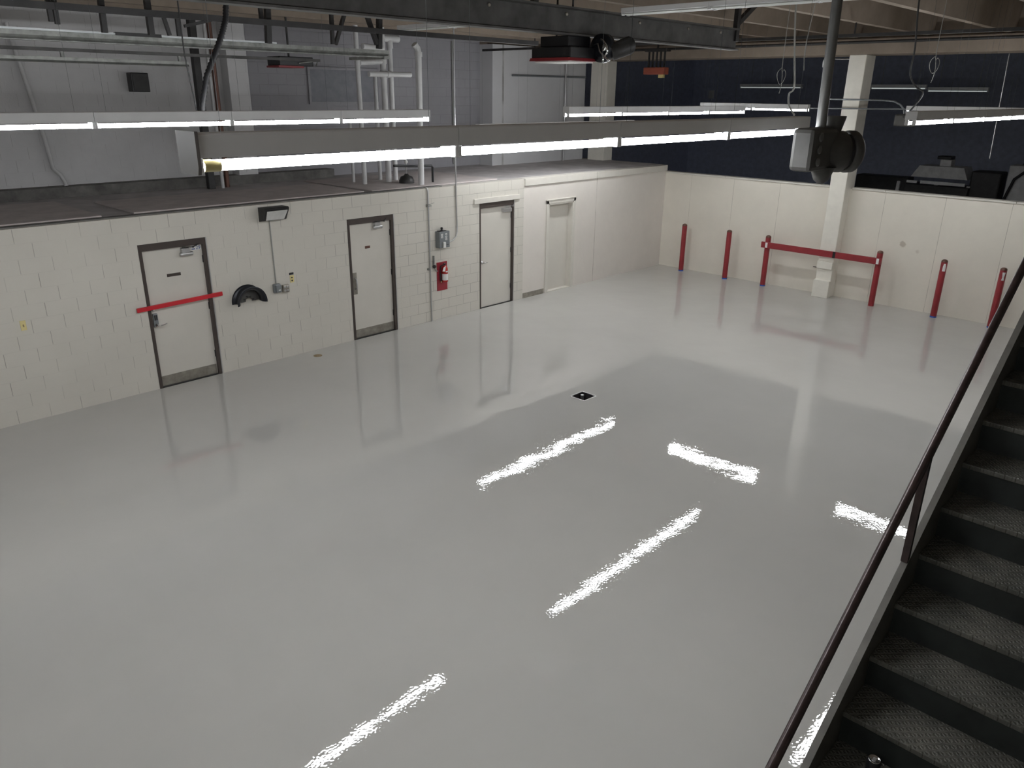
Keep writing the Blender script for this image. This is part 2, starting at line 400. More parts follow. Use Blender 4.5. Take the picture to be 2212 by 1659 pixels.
# upper rear wall: grey block, pilaster, brown stretch, white board
RX = -3.2
struct(MB().box((RX-0.2, -6, 0), (RX, 6.55, 6.1)), 'wall_rear_block', 'block_grey')
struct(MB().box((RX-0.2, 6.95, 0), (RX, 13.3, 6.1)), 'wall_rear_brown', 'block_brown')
struct(MB().box((RX-0.2, 6.55, 0), (RX+0.28, 6.95, 6.1)), 'wall_rear_pilaster', 'block_grey')
struct(MB().box((RX-0.2, 13.3, 0), (-2.75, 16.9, 5.47)), 'wall_rear_white', 'upper_white')
struct(MB().box((RX-0.2, 13.3, 5.47), (-2.95, 16.9, 6.1)), 'wall_rear_top', 'concrete')
g = struct(MB().box((RX, 8.45, 4.15), (RX+0.02, 10.15, 4.78)), 'window_1', 'glass')
wf = MB()
for a, b in (((RX, 8.4, 4.1), (RX+0.04, 8.45, 4.83)), ((RX, 10.15, 4.1), (RX+0.04, 10.2, 4.83)), ((RX, 8.45, 4.1), (RX+0.04, 10.15, 4.15)), ((RX, 8.45, 4.78), (RX+0.04, 10.15, 4.83))): wf.box(a, b)
wf.build('window_frame', 'block_brown', g)
# concrete kerb along the foot of the rear wall
struct(MB().box((RX, -6, HW-0.002), (RX+0.3, 8.7, HW+0.17)), 'trim_3', 'concrete_dark')
# ceiling: concrete tees running away from the camera onto a cross beam
ce = struct(MB().box((-8.2, -6.2, 6.1), (16.2, 41.3, 6.3)), 'ceiling', 'concrete')
for i in range(-5, 8):
    x = 4.60 + 1.41*i
    if x < -2.6: continue
    mb = MB(); mb.prism([(x-0.06, 5.52), (x+0.06, 5.52), (x+0.11, 6.1), (x-0.11, 6.1)], -5.9, 16.78, 'y')
    mb.build('rib', 'concrete', ce)
be = MB(); be.prism([(16.62, 5.2), (17.5, 5.2), (17.5, 5.5), (17.35, 5.5), (17.35, 6.1), (16.85, 6.1), (16.85, 5.5), (16.62, 5.5)], -3.2, 16, 'x')
struct(be, 'trim_4', 'concrete')
# columns
co = MB(); co.bbox((4.50, 16.75, 0), (4.86, 17.25, 5.2), 0.012); struct(co, 'trim_5', 'column')
co = MB(); co.bbox((4.495, 16.66, 0), (4.87, 16.78, 0.40), 0.008); co.bbox((4.50, 16.70, 0.66), (4.86, 16.78, 0.83), 0.008); struct(co, 'trim_6', 'column')
co = MB(); co.bbox((-2.56, 16.9, 2.6), (-2.0, 17.3, 5.25), 0.012); struct(co, 'trim_7', 'column')

# ------------------------------------------------------------------ doors of the office block
def door(idx, a, b, H=2.235, fr=0.05, head=0.10, kick=False, thin=False):
    d = struct(MB().box((-0.085, a+fr, 0.012), (-0.045, b-fr, H-head)), 'door_%d' % idx, 'door')
    f = MB()
    f.box((-0.15, a, 0), (0.006, a+fr, H)); f.box((-0.15, b-fr, 0), (0.006, b, H)); f.box((-0.15, a+fr, H-head), (0.006, b-fr, H))
    fo = f.build('door_frame', 'brown', d)
    MB().box((-0.02, b, 0), (0.012, b+0.018, H)).build('frame_edge', 'alu', fo)
    h = MB()
    for z in (0.3, 1.1, 1.85): h.lathe([(0.009, 0), (0.009, 0.11)], (-0.038, b-fr-0.004, z), 'z', 8)
    h.build('hinge', 'dark_steel', d)
    if kick: MB().box((-0.045, a+fr+0.01, 0.015), (-0.040, b-fr-0.01, 0.175)).build('kick_plate', 'kick', d, 'worn brushed metal kick plate')
    MB().box((-0.12, a+fr, 0), (-0.01, b-fr, 0.012)).build('threshold', 'dark_steel', d)
    return d
def closer(d, y, z, mat='alu', box=False):
    c = MB()
    if box: c.bbox((-0.045, y-0.13, z-0.05), (0.02, y+0.13, z+0.03), 0.006)
    else:
        c.lathe([(0.025, -0.1), (0.033, -0.09), (0.033, 0.09), (0.025, 0.1)], (0.005, y, z-0.03), 'y', 14)
        c.bbox((-0.045, y-0.075, z-0.02), (0.03, y+0.055, z+0.06), 0.012)
    co = c.build('door_closer', mat, d)
    a = MB(); a.bar((0.0, y-0.05, z+0.075), (0.13, y+0.06, z+0.085), 0.025, 0.01); a.bar((0.13, y+0.06, z+0.085), (0.0, y+0.2, z+0.095), 0.02, 0.01)
    a.lathe([(0.014, 0), (0.014, 0.02)], (0.13, y+0.06, z+0.075), 'z', 8)
    a.build('closer_arm', 'dark_steel' if not box else 'alu', co)
def lever(d, y, z, back='rect'):
    m_ = MB()
    m_.lathe([(0.032, 0), (0.032, 0.01), (0.012, 0.014), (0.012, 0.055)], (-0.045, y, z), 'x', 16)
    m_.tube([(0.008, y, z), (0.012, y+0.03, z), (0.008, y+0.075, z-0.002), (0.0, y+0.125, z-0.004)], [0.011, 0.012, 0.01, 0.008], 8)
    return m_.build('door_handle', 'chrome', d)
# door 1: keypad lock, sticker, name plate
a, b = DY[0]; d1 = door(1, a, b, kick=True)
closer(d1, a+0.70, 2.05, 'alu')
MB().box((-0.045, 3.74, 1.70), (-0.04, 3.95, 1.745)).build('name_plate', 'brown', d1)
MB().box((-0.045, 4.16, 2.05), (-0.0435, 4.315, 2.125)).build('sticker', 'white', d1, 'white sticker with blue figures')
lk = MB(); lk.bbox((-0.045, 3.43, 0.975), (-0.005, 3.50, 1.185), 0.008); lo = lk.build('keypad_lock', 'steel', d1)
kb = MB(); kb.box((-0.005, 3.442, 1.085), (0.0, 3.462, 1.165)); kb.box((-0.005, 3.468, 1.085), (0.0, 3.488, 1.165)); kb.build('keypad', 'black', lo)
lh = MB(); lh.lathe([(0.024, 0), (0.024, 0.02), (0.012, 0.03), (0.012, 0.055)], (-0.005, 3.465, 1.01), 'x', 14)
lh.tube([(0.045, 3.465, 1.01), (0.05, 3.51, 1.005), (0.05, 3.56, 1.01), (0.035, 3.605, 1.02)], [0.012, 0.012, 0.01, 0.008], 8); lh.build('lever', 'chrome', lo)
MB().lathe([(0.03, 0), (0.03, 0.012), (0.02, 0.02)], (-0.045, 3.46, 1.245), 'x', 16).build('deadbolt', 'chrome', d1)
# door 2: pull plate
a, b = DY[1]; d2 = door(2, a, b, kick=True)
closer(d2, a+0.66, 2.07, 'alu')
MB().box((-0.045, 7.37, 1.665), (-0.04, 7.48, 1.71)).build('name_plate', 'copper', d2)
pp = MB().box((-0.045, 7.055, 0.85), (-0.042, 7.15, 1.255)).build('pull_plate', 'kick', d2)
ph = MB(); ph.tube([(-0.04, 7.105, 0.95), (0.012, 7.105, 0.965), (0.018, 7.105, 1.05), (0.012, 7.105, 1.135), (-0.04, 7.105, 1.15)], 0.014, 10); ph.build('pull_handle', 'alu', pp)
# door 3: lever, boxed closer, under a painted lintel board
a, b = DY[2]; d3 = door(3, a, b, fr=0.035, head=0.11)
closer(d3, b-0.20, 2.04, 'alu', box=True); lever(d3, a+0.11, 0.985)
struct(MB().bbox((0, 10.06, 2.235), (0.035, 11.40, 2.335), 0.004), 'trim_8', 'trim')
# door 4: flush cream door recessed in a cream casing
d4 = struct(MB().box((-0.16, 12.37, 0.01), (-0.12, 13.25, 2.04)), 'door_4', 'door')
cs = MB(); cs.box((-0.2, 12.36, 0), (0.02, 12.40, 2.05)); cs.box((-0.2, 13.21, 0), (0.02, 13.26, 2.05)); cs.box((-0.2, 12.36, 2.01), (0.02, 13.26, 2.05)); cs.box((-0.2, 12.40, 0), (0.0, 13.21, 0.012))
cs.bbox((0.0, 12.30, 0), (0.028, 12.37, 2.12), 0.004); cs.bbox((0.0, 13.24, 0), (0.028, 13.31, 2.12), 0.004); cs.bbox((0.0, 12.30, 2.04), (0.028, 13.31, 2.12), 0.004)
cs.bbox((0.0, 12.28, 2.11), (0.04, 13.33, 2.135), 0.004)
cs.build('door_casing', 'trim', d4)
kn = MB(); kn.lathe([(0.02, 0), (0.02, 0.006), (0.009, 0.01), (0.009, 0.03), (0.022, 0.04), (0.022, 0.06), (0.01, 0.068)], (-0.12, 12.46, 0.88), 'x', 14); kn.build('door_knob', 'chrome', d4)
MB().box((-0.12, 12.45, 1.10), (-0.117, 12.52, 1.16)).build('patch_plate', 'trim', d4)

# writing on the sticker of door 1
def text_mesh(body, size, mat, parent, origin, name):
    cu = bpy.data.curves.new(name, 'FONT'); cu.body = body; cu.size = size; cu.extrude = 0.0004; cu.align_x = 'LEFT'
    to = bpy.data.objects.new(name, cu); COL.objects.link(to)
    dg = bpy.context.evaluated_depsgraph_get(); me = bpy.data.meshes.new_from_object(to.evaluated_get(dg))
    COL.objects.unlink(to); bpy.data.objects.remove(to)
    # letters lie in the y-z plane and face +x
    for v in me.vertices: x, y_, z_ = v.co; v.co = (origin[0]+z_, origin[1]+x, origin[2]+y_)
    me.materials.clear(); me.materials.append(M[mat])
    o = bpy.data.objects.new(name, me); COL.objects.link(o); o.parent = parent; return o
text_mesh('29', 0.075, 'blue_ink', d1, (-0.0425, 4.235, 2.06), 'sticker_figures')
MB().box((-0.0435, 4.168, 2.06), (-0.0428, 4.222, 2.075)).build('sticker_mark', 'blue_ink', d1)

# ------------------------------------------------------------------ lamps
GH = 'fluorescent strip lights hung in rows'
def make_strip(lit=True, endplate=False):
    """four-foot strip fixture, origin at its lower left end, length along +y; tubes 0.02 under origin"""
    t = thing('strip_light', (0, 0, 0), 'x', 'light', GH)
    h = MB(); h.prism([(-0.050, 0.112), (-0.055, 0.106), (-0.055, 0.030), (0.055, 0.030), (0.055, 0.106), (0.050, 0.112)], 0.0, 1.216, 'y'); h.build('housing', 'fix', t)
    for s in (-1, 1):
        tb = MB(); tb.tube([(s*0.034, 0.022, 0), (s*0.034, 1.194, 0)], 0.017, 10); tb.build('tube', 'tube' if lit else 'off_tube', t)
        for yy in (0.0, 1.196):
            lh_ = MB(); lh_.bbox((s*0.034-0.017, yy, -0.022), (s*0.034+0.017, yy+0.02, 0.030), 0.004); lh_.build('lamp_holder', 'fix', t)
    if endplate:
        e = MB(); e.prism([(-0.075, 0.12), (0.075, 0.12), (0.075, 0.0), (0.066, -0.025), (-0.066, -0.025), (-0.075, 0.0)], -0.012, 0.0, 'y'); e.build('end_plate', 'fix_end', t, 'grey pressed end plate')
        for s in (-1, 1): MB().tube([(s*0.034, 0.024, 0), (s*0.034, 0.085, 0)], 0.0192, 12).build('tube_band', 'yellow', t, 'pale printed band at the tube end')
    return t
proto = make_strip(); proto_used = [False]
protoE = make_strip(endplate=True)
def place_strip(x, y, z, rz, label, end=False, src=None):
    if end: o = protoE
    elif not proto_used[0]: o = proto; proto_used[0] = True
    else: o = copy_tree(proto)
    o.location = (x, y, z); o.rotation_euler = (0, 0, rz); o['label'] = label
    for yy in (0.12, 1.09):
        wv = MB().tube([(0, yy, 0.105), (0, yy, 6.095-z)], 0.0011, 5).build('hanger_wire', 'steel'); wv.parent = o
ordn = ['first', 'second', 'third', 'fourth', 'fifth']
for i in range(4):
    place_strip(8.89, 0.365+1.22*i, 4.108, 0, ['lit strip light nearest the camera, with grey end plate and printed tube band',
        'second lit strip light of the big foreground row, right of the end-plate one',
        'third lit strip light of the big foreground row', 'last strip light of the foreground row, ending at the hanging grey motor'][i], end=(i == 0))
names2 = ['lit strip light at the right end of the left row, crossing the white pipes', 'lit strip light left of the white pipes in the left row',
          'lit strip light of the left row crossed by the hanging black hose', 'lit strip light of the left row cut by the left picture edge']
for i in range(4): place_strip(4.37, 4.02+0.0-1.22*i, 4.065, 0, names2[i])
for i in range(3): place_strip(4.37, 4.02-1.22*(4+i), 4.065, 0, ['first', 'second', 'third'][i] + ' added unseen strip light continuing the left row past the left picture edge')  # added out of view, carrying the row on for more light
for i in range(3): place_strip(12.6-1.3*i, -3.2, 5.3, PI/2, ['first', 'second', 'third'][i] + ' added unseen strip light over the landing, put there to light the stairs')  # no such lamps seen; added behind the camera to brighten the stairs
for i in range(4): place_strip(4.47, 7.60+1.22*i, 4.09, 0, ['leftmost', 'second', 'third', 'rightmost'][i] + ' of the four lit strip lights in the upper centre row beyond the foreground row')
for i in range(4): place_strip(0.72, 9.5+1.22*i, 3.71, 0, ['first', 'second', 'third', 'fourth'][i] + ' strip light of the row along the office doors, hidden behind the foreground row')
for i in range(4): place_strip(8.91, 7.60+1.22*i, 4.13, 0, ['leftmost', 'second', 'third', 'fourth'][i] + ' of the lit strip lights in the upper right row, right of the cream column')
for i in range(2): place_strip(4.60-1.22*i, 14.9, 4.11, PI/2, ['lit strip light set crosswise, ending near the hanging pipe, parallel to the back wall', 'lit crosswise strip light meeting the upper centre row'][i])
for i in range(2): place_strip(7.67+1.22*i, 14.9, 4.12, PI/2, ['lit crosswise strip light right of the column, just above the upper right row', 'crosswise strip light further right above the upper right row'][i])
# unlit white fixtures high under the ceiling, in a crosswise row
protoU = make_strip(lit=False)
for k, v in enumerate(range(6)):
    o = protoU if k == 0 else copy_tree(protoU)
    o.name = 'ceiling_light'; o['category'] = 'light'; o['group'] = 'unlit white fixtures under the ceiling'
    o.location = (2.15+1.22*k if k else 2.15, 7.62, 5.285); o.rotation_euler = (0, 0, PI/2); o.scale = (1.6, 1, 0.62)
    if k >= 2: o.location.x = 5.35 + 1.22*(k-1)
    o['label'] = ['unlit white fixture under the ceiling, left of the dark beam, leftmost of its row', 'unlit white fixture whose end touches the dark beam on its left side',
                  'unlit white ceiling fixture starting at the dark beam above the black motor', 'unlit white ceiling fixture left of the dark hanger post',
                  'unlit white ceiling fixture crossed by the dark hanger brace', 'unlit white ceiling fixture behind the grey hanging pipe'][k]
M['faint_tube'] = emit('faint_tube', (0.85, 0.92, 0.9), 0.32)
protoF = None
for k, (x0, x1, z) in enumerate(((1.6, 3.25, 4.70), (3.3, 4.95, 4.63), (-3.0, -0.7, 4.71), (5.9, 7.5, 4.60))):
    if protoF is None:
        protoF = make_strip(lit=False)
        for ch in protoF.children:
            if ch.name.startswith('tube'): ch.data.materials[0] = M['faint_tube']
        o = protoF
    else: o = copy_tree(protoF)
    for yy in (0.2, 1.0):
        wv = MB().tube([(0, yy, 0.11), (0, yy, 6.09-z+0.06)], 0.004, 5).build('hanger_wire', 'wire'); wv.parent = o
    o.name = 'ceiling_light'; o.location = (x1, 26, z-0.06); o.rotation_euler = (0, 0, PI/2); o.scale = (1, (x1-x0)/1.22, 1)
    o['group'] = 'faint fixtures in the dark hall'
    o['label'] = ['dim fixture in the dark hall just right of the column top', 'dim fixture in the dark hall, second right of the column',
                  'long dim fixture in the dark hall left of the hanging grey pipe', 'dim fixture in the dark hall at the right picture edge'][k]
for o in list(SC.objects):
    if o.name.startswith('ceiling_light'): o['category'] = 'light'

# ------------------------------------------------------------------ wall-mounted things (x = 0 wall)
tag_bar = MB(); tag_bar.bar((0.030, 3.20, 1.288), (0.030, 4.53, 1.325), 0.03, 0.062)
solo(tag_bar, 'barrier_bar', 'red_bar', (0.03, 3.86, 1.30), 'bright red bar fixed across the first door from the left', 'bar')
# wall pack lamp
t = thing('wall_lamp', (0, 5.53, 2.36), 'dark trapezoid wall lamp with pale glass front above the half wheel rim', 'lamp')
h = MB(); h.prism([(0.0, 2.60), (0.20, 2.60), (0.22, 2.575), (0.10, 2.39), (0.0, 2.37)], 5.31, 5.745, 'y'); h.build('housing', 'dark_steel', t)
gl = MB(); gl.add([(0.2185, 5.345, 2.555), (0.2185, 5.71, 2.555), (0.118, 5.69, 2.405), (0.118, 5.365, 2.405), (0.21, 5.345, 2.56), (0.21, 5.71, 2.56), (0.105, 5.69, 2.40), (0.105, 5.365, 2.40)],
    [(0,1,2,3),(7,6,5,4),(0,4,5,1),(1,5,6,2),(2,6,7,3),(3,7,4,0)])
for v_i in range(8): gl.v[v_i] = (gl.v[v_i][0]+0.012, gl.v[v_i][1], gl.v[v_i][2]-0.006)
gl.build('lens', 'lens', t, 'pale ribbed glass lens')
solo(MB().tube([(0.012, 5.484, 2.37), (0.012, 5.487, 1.9), (0.012, 5.492, 1.33)], 0.010, 8), 'conduit', 'wire', (0.012, 5.49, 1.33), 'thin grey conduit dropping from the wall lamp to the grey outlet boxes', 'conduit')
t = thing('outlet_box', (0, 5.49, 1.17), 'grey covered outlet box at the foot of the thin conduit', 'outlet')
MB().bbox((0, 5.425, 1.175), (0.06, 5.55, 1.325), 0.012).build('box', 'steel', t)
MB().bbox((0.06, 5.45, 1.185), (0.085, 5.55, 1.315), 0.01).build('cover', 'steel', t)
MB().box((0.085, 5.49, 1.215), (0.087, 5.53, 1.232)).build('label_sticker', 'white', t)
t = thing('outlet_box', (0, 5.655, 1.15), 'square metal outlet box with four sockets right of the covered box', 'outlet')
MB().bbox((0, 5.595, 1.155), (0.055, 5.715, 1.285), 0.012).build('box', 'kick', t)
for dy in (5.63, 5.68):
    for dz in (1.19, 1.25): MB().lathe([(0.02, 0), (0.02, 0.004), (0.012, 0.005)], (0.055, dy, dz), 'x', 12).build('socket', 'alu', t)
t = thing('wall_plate', (0, 5.80, 1.29), 'yellowed two-hole wall plate with a black tag above it', 'outlet')
MB().bbox((0, 5.765, 1.295), (0.008, 5.84, 1.42), 0.003).build('plate', 'yellow', t)
for dz in (1.33, 1.38): MB().lathe([(0.015, 0), (0.015, 0.002)], (0.008, 5.80, dz), 'x', 12).build('socket', 'brown', t)
MB().box((0, 5.757, 1.43), (0.004, 5.84, 1.465)).build('black_tag', 'black', t, 'small black tag')
t = thing('light_switch', (0, 1.725, 1.29), 'yellowed light switch plate near the left picture edge', 'switch')
MB().bbox((0, 1.69, 1.29), (0.008, 1.76, 1.425), 0.003).build('plate', 'yellow', t)
MB().bbox((0.008, 1.718, 1.34), (0.022, 1.732, 1.372), 0.003).build('toggle', 'brass', t)
# half wheel rim used as a hose hanger
t = thing('wheel_rim', (0, 4.96, 1.12), 'black half wheel rim fixed to the wall as a hose hanger', 'wheel rim')
def arc_sweep(prof, cy, cz, a0, a1, n=28):
    """sweep an (x, r) outline about an axis along x"""
    mb = MB(); k = len(prof); vs = []; fs = []
    for i in range(n+1):
        a = a0 + (a1-a0)*i/n
        for (x, r) in prof: vs.append((x, cy + r*math.cos(a), cz + r*math.sin(a)))
    for i in range(n):
        for j in range(k-1): fs.append((i*k+j, i*k+j+1, (i+1)*k+j+1, (i+1)*k+j))
    mb.add(vs, fs, True)
    return mb
ro = arc_sweep([(0.004, 0.235), (0.0, 0.262), (0.012, 0.268), (0.02, 0.235), (0.05, 0.205), (0.15, 0.205), (0.185, 0.235), (0.195, 0.262), (0.205, 0.258), (0.192, 0.225), (0.155, 0.195), (0.05, 0.195), (0.02, 0.22), (0.004, 0.235)], 4.95, 1.13, math.radians(-6), math.radians(186)).build('barrel', 'rubber', t)
di = arc_sweep([(0.03, 0.198), (0.035, 0.15), (0.06, 0.11), (0.06, 0.055), (0.066, 0.055), (0.066, 0.112), (0.042, 0.152), (0.036, 0.198)], 4.95, 1.13, math.radians(-3), math.radians(183)).build('wheel_disc', 'grey_plastic', t, 'dull grey pressed centre disc')
nb = MB()
for an in (20, 65, 110, 155): nb.lathe([(0.014, 0), (0.014, 0.012)], (0.066, 4.95+0.084*math.cos(math.radians(an)), 1.13+0.084*math.sin(math.radians(an))), 'x', 10)
nb.build('stud_hole', 'black', t)
# vertical conduit with its strap
t = thing('conduit', (0.02, 8.86, 0), 'grey vertical conduit from floor to wall top left of the extinguisher', 'conduit')
MB().tube([(0.02, 8.862, 0.0), (0.02, 8.855, 1.2), (0.02, 8.845, 2.60), (0.01, 8.835, 2.64), (-0.02, 8.82, 2.665)], 0.014, 10).build('pipe', 'alu', t)
st = MB(); st.box((0, 8.80, 2.30), (0.04, 8.92, 2.315)); st.box((0.0, 8.80, 2.33), (0.04, 8.89, 2.342)); st.tube([(0.03, 8.88, 2.34), (0.05, 8.95, 2.36), (0.02, 9.0, 2.36)], 0.004, 6); st.build('strap', 'galv', t)
st = MB(); st.bbox((0, 8.79, 1.06), (0.03, 8.84, 1.10), 0.004); st.build('clip', 'galv', t)
# valve pipe stub
t = thing('valve', (0.02, 8.97, 1.05), 'small metal valve and stub pipe between the conduit and the red board', 'valve')
MB().tube([(0.02, 8.95, 1.33), (0.02, 8.95, 1.16)], 0.02, 10).build('stub_pipe', 'galv', t)
MB().lathe([(0.02, 0), (0.035, 0.02), (0.035, 0.05), (0.02, 0.07)], (0.0, 8.95, 1.115), 'x', 12).build('valve_body', 'dark_steel', t)
MB().tube([(0.03, 8.96, 1.10), (0.03, 8.98, 1.03), (0.04, 9.03, 1.01)], 0.012, 8).build('elbow', 'galv', t)
# control panel
t = thing('control_panel', (0, 9.15, 1.47), 'grey electric control box with five small white labels above the extinguisher', 'panel')
MB().bbox((0, 9.02, 1.48), (0.13, 9.285, 1.80), 0.006).build('cabinet', 'steel', t)
for (dy, dz) in ((9.085, 1.745), (9.085, 1.695), (9.195, 1.745), (9.195, 1.695), (9.195, 1.645)):
    lb = MB().box((0.130, dy-0.022, dz-0.018), (0.132, dy+0.022, dz+0.018)).build('label_plate', 'white', t)
    MB().box((0.132, dy-0.007, dz-0.007), (0.1335, dy+0.007, dz+0.007)).build('label_mark', 'black', lb)
MB().bbox((0.13, 9.095, 1.485), (0.175, 9.15, 1.60), 0.01).build('switch_lever', 'white', t)
MB().box((0.130, 9.20, 1.53), (0.1315, 9.26, 1.538)).build('maker_mark', 'black', t)
kb = MB(); kb.lathe([(0.03, 0), (0.03, 0.02), (0.018, 0.03), (0.028, 0.05), (0.02, 0.075)], (0.06, 9.14, 1.80), 'z', 12); kb.box((0.02, 9.05, 1.80), (0.10, 9.22, 1.812)); kb.build('top_fitting', 'black', t)
solo(MB().tube([(0.06, 9.285, 1.56), (0.06, 9.36, 1.565), (0.055, 9.45, 1.59), (0.045, 9.53, 1.65), (0.03, 9.575, 1.74), (0.02, 9.585, 1.85), (0.02, 9.57, 2.4), (0.02, 9.565, 3.3), (0.02, 9.565, 5.4), (0.02, 9.565, 6.09)], 0.0135, 10),
     'conduit', 'alu', (0.02, 9.57, 1.55), 'grey conduit curving out of the control box and rising above the wall top', 'conduit')
# extinguisher on its red board
solo(MB().box((0, 9.035, 0.595), (0.012, 9.305, 1.175)), 'backing_board', 'red_board', (0, 9.17, 0.6), 'dark red rectangular board on the wall behind the extinguisher', 'board')
t = thing('fire_extinguisher', (0.085, 9.17, 0.78), 'red fire extinguisher with white label hanging on the dark red board', 'fire extinguisher')
ex = MB(); ex.lathe([(0.03, 0), (0.056, 0.005), (0.060, 0.02), (0.060, 0.27), (0.050, 0.30), (0.025, 0.325), (0.018, 0.335), (0.018, 0.35)], (0.085, 9.18, 0.78), 'z', 24); ex.build('cylinder', 'ext_red', t)
ex = MB(); ex.lathe([(0.0615, 0), (0.0615, 0.13)], (0.085, 9.18, 0.82), 'z', 24, cap=False); ex.build('label_sleeve', 'white', t, 'white printed label')
MB().box((0.145, 9.15, 0.985), (0.149, 9.20, 1.01)).build('small_label', 'white', t)
ex = MB(); ex.lathe([(0.02, 0), (0.02, 0.03)], (0.085, 9.18, 1.125), 'z', 12); ex.bar((0.085, 9.18, 1.155), (0.14, 9.10, 1.17), 0.018, 0.012); ex.bar((0.085, 9.18, 1.14), (0.13, 9.115, 1.125), 0.018, 0.008); ex.build('valve_head', 'black', t)
MB().tube([(0.07, 9.16, 1.13), (0.05, 9.10, 1.11), (0.045, 9.085, 1.0), (0.05, 9.09, 0.88), (0.06, 9.10, 0.80)], [0.01, 0.01, 0.01, 0.014, 0.018], 8).build('hose', 'black', t)
MB().add([(0.15, 9.09, 1.09), (0.155, 9.145, 1.12), (0.155, 9.125, 1.01), (0.15, 9.06, 1.02)], [(0,1,2,3)]).add([(0.152, 9.09, 1.09), (0.157, 9.145, 1.12), (0.157, 9.125, 1.01), (0.152, 9.06, 1.02)], [(3,2,1,0)]).build('inspection_tag', 'white', t, 'white paper inspection tag')
MB().box((0.065, 9.088, 0.775), (0.069, 9.106, 0.83)).build('hose_tag', 'yellow', t)
# brass floor cap
solo(MB().lathe([(0.075, 0.0), (0.075, 0.004), (0.06, 0.006), (0.02, 0.005)], (0.30, 6.0, 0), 'z', 24), 'drain_cover', 'brass', (0.30, 6.0, 0), 'small round brass clean-out cap in the floor between the first two doors', 'drain cover')
# open square drain
t = thing('floor_drain', (4.805, 7.85, -0.28), 'open square drain pit with pale rim in the middle of the floor', 'drain')
dr = MB()
dr.box((hx0, hy0, -0.27), (hx1, hy1, -0.255)); dr.box((hx0, hy0, -0.255), (hx0+0.006, hy1, -0.003)); dr.box((hx1-0.006, hy0, -0.255), (hx1, hy1, -0.003))
dr.box((hx0+0.006, hy0, -0.255), (hx1-0.006, hy0+0.006, -0.003)); dr.box((hx0+0.006, hy1-0.006, -0.255), (hx1-0.006, hy1, -0.003)); dr.build('pit', 'pit', t)
rm = MB()
for a_, b_ in (((hx0-0.014, hy0-0.014), (hx1+0.014, hy0)), ((hx0-0.014, hy1), (hx1+0.014, hy1+0.014)), ((hx0-0.014, hy0), (hx0, hy1)), ((hx1, hy0), (hx1+0.014, hy1))): rm.box((*a_, 0.0), (*b_, 0.005))
rm.build('rim', 'alu', t)
MB().tube([(hx0+0.05, hy1-0.06, -0.25), (hx0+0.05, hy1-0.06, -0.02)], 0.028, 12).build('overflow_pipe', 'alu', t)

# ------------------------------------------------------------------ bollards in front of the back wall
BL = ['red bollard nearest the left corner of the back wall', 'second red bollard from the left corner, standing alone', 'red bollard carrying the left end of the red plank',
      'red bollard carrying the right end of the red plank', 'red bollard with a torn white sticker right of the red plank', 'red bollard with a white sticker partly behind the stair handrail']
bx = [0.875, 2.168, 3.21, 5.826, 7.125, 8.21]
def make_bollard(loc, label, sticker=0, tape=True):
    x, y, z = loc; t = thing('bollard', loc, label, 'bollard', 'red bollards along the back wall')
    b_ = MB(); b_.lathe([(0.062, 0), (0.062, 1.19), (0.056, 1.215), (0.035, 1.232), (0.01, 1.238)], loc, 'z', 24); b_.build('post', 'red', t)
    if tape: MB().lathe([(0.0635, 0.0), (0.0635, 0.03)], loc, 'z', 24).build('tape_band', 'blue', t, 'blue masking tape around the foot')
    MB().lathe([(0.0625, 1.185), (0.0625, 1.195), (0.057, 1.217), (0.036, 1.2335), (0.01, 1.2395)], loc, 'z', 24).build('cap', 'copper', t, 'worn top cap')
    if sticker:
        vs = []; n = 6
        prof = {1: [(1.0, 1.0), (1.0, 1.10), (0.55, 1.16)], 2: [(0.9, 0.99), (0.55, 1.05), (1.0, 1.15)]}[sticker]
        for (wq, zz) in prof:
            for k in range(n+1):
                a = math.radians(-62 + (k/n-0.5)*52*wq); vs.append((x+0.0645*math.cos(a), y+0.0645*math.sin(a), z+zz))
        fs = [(j*(n+1)+k, j*(n+1)+k+1, (j+1)*(n+1)+k+1, (j+1)*(n+1)+k) for j in range(2) for k in range(n)]
        MB().add(vs, fs).build('sticker', 'white', t, 'torn white sticker')
for i, x in enumerate(bx): make_bollard((x, 16.775, 0), BL[i], {4: 1, 5: 2}.get(i, 0), tape=(i not in (3,)))
t = thing('plank', (4.53, 16.69, 0.94), 'long red plank spanning between two bollards across the column foot', 'plank')
MB().bbox((3.09, 16.672, 0.945), (5.90, 16.712, 1.085), 0.006).build('board', 'red', t)
MB().box((4.84, 16.669, 0.944), (4.90, 16.672, 1.086)).build('scuff', 'black', t, 'black smudge')
MB().box((3.20, 16.668, 0.955), (3.255, 16.672, 1.075)).build('label_plate', 'white', t); MB().box((5.805, 16.668, 0.955), (5.86, 16.672, 1.075)).build('label_plate', 'white', t)
# small bracket beside the column
solo(MB().box((4.29, L-0.02, 0.60), (4.42, L, 0.615)), 'bracket', 'brown', (4.35, L, 0.6), 'small rusty bracket low on the back wall left of the column', 'bracket')

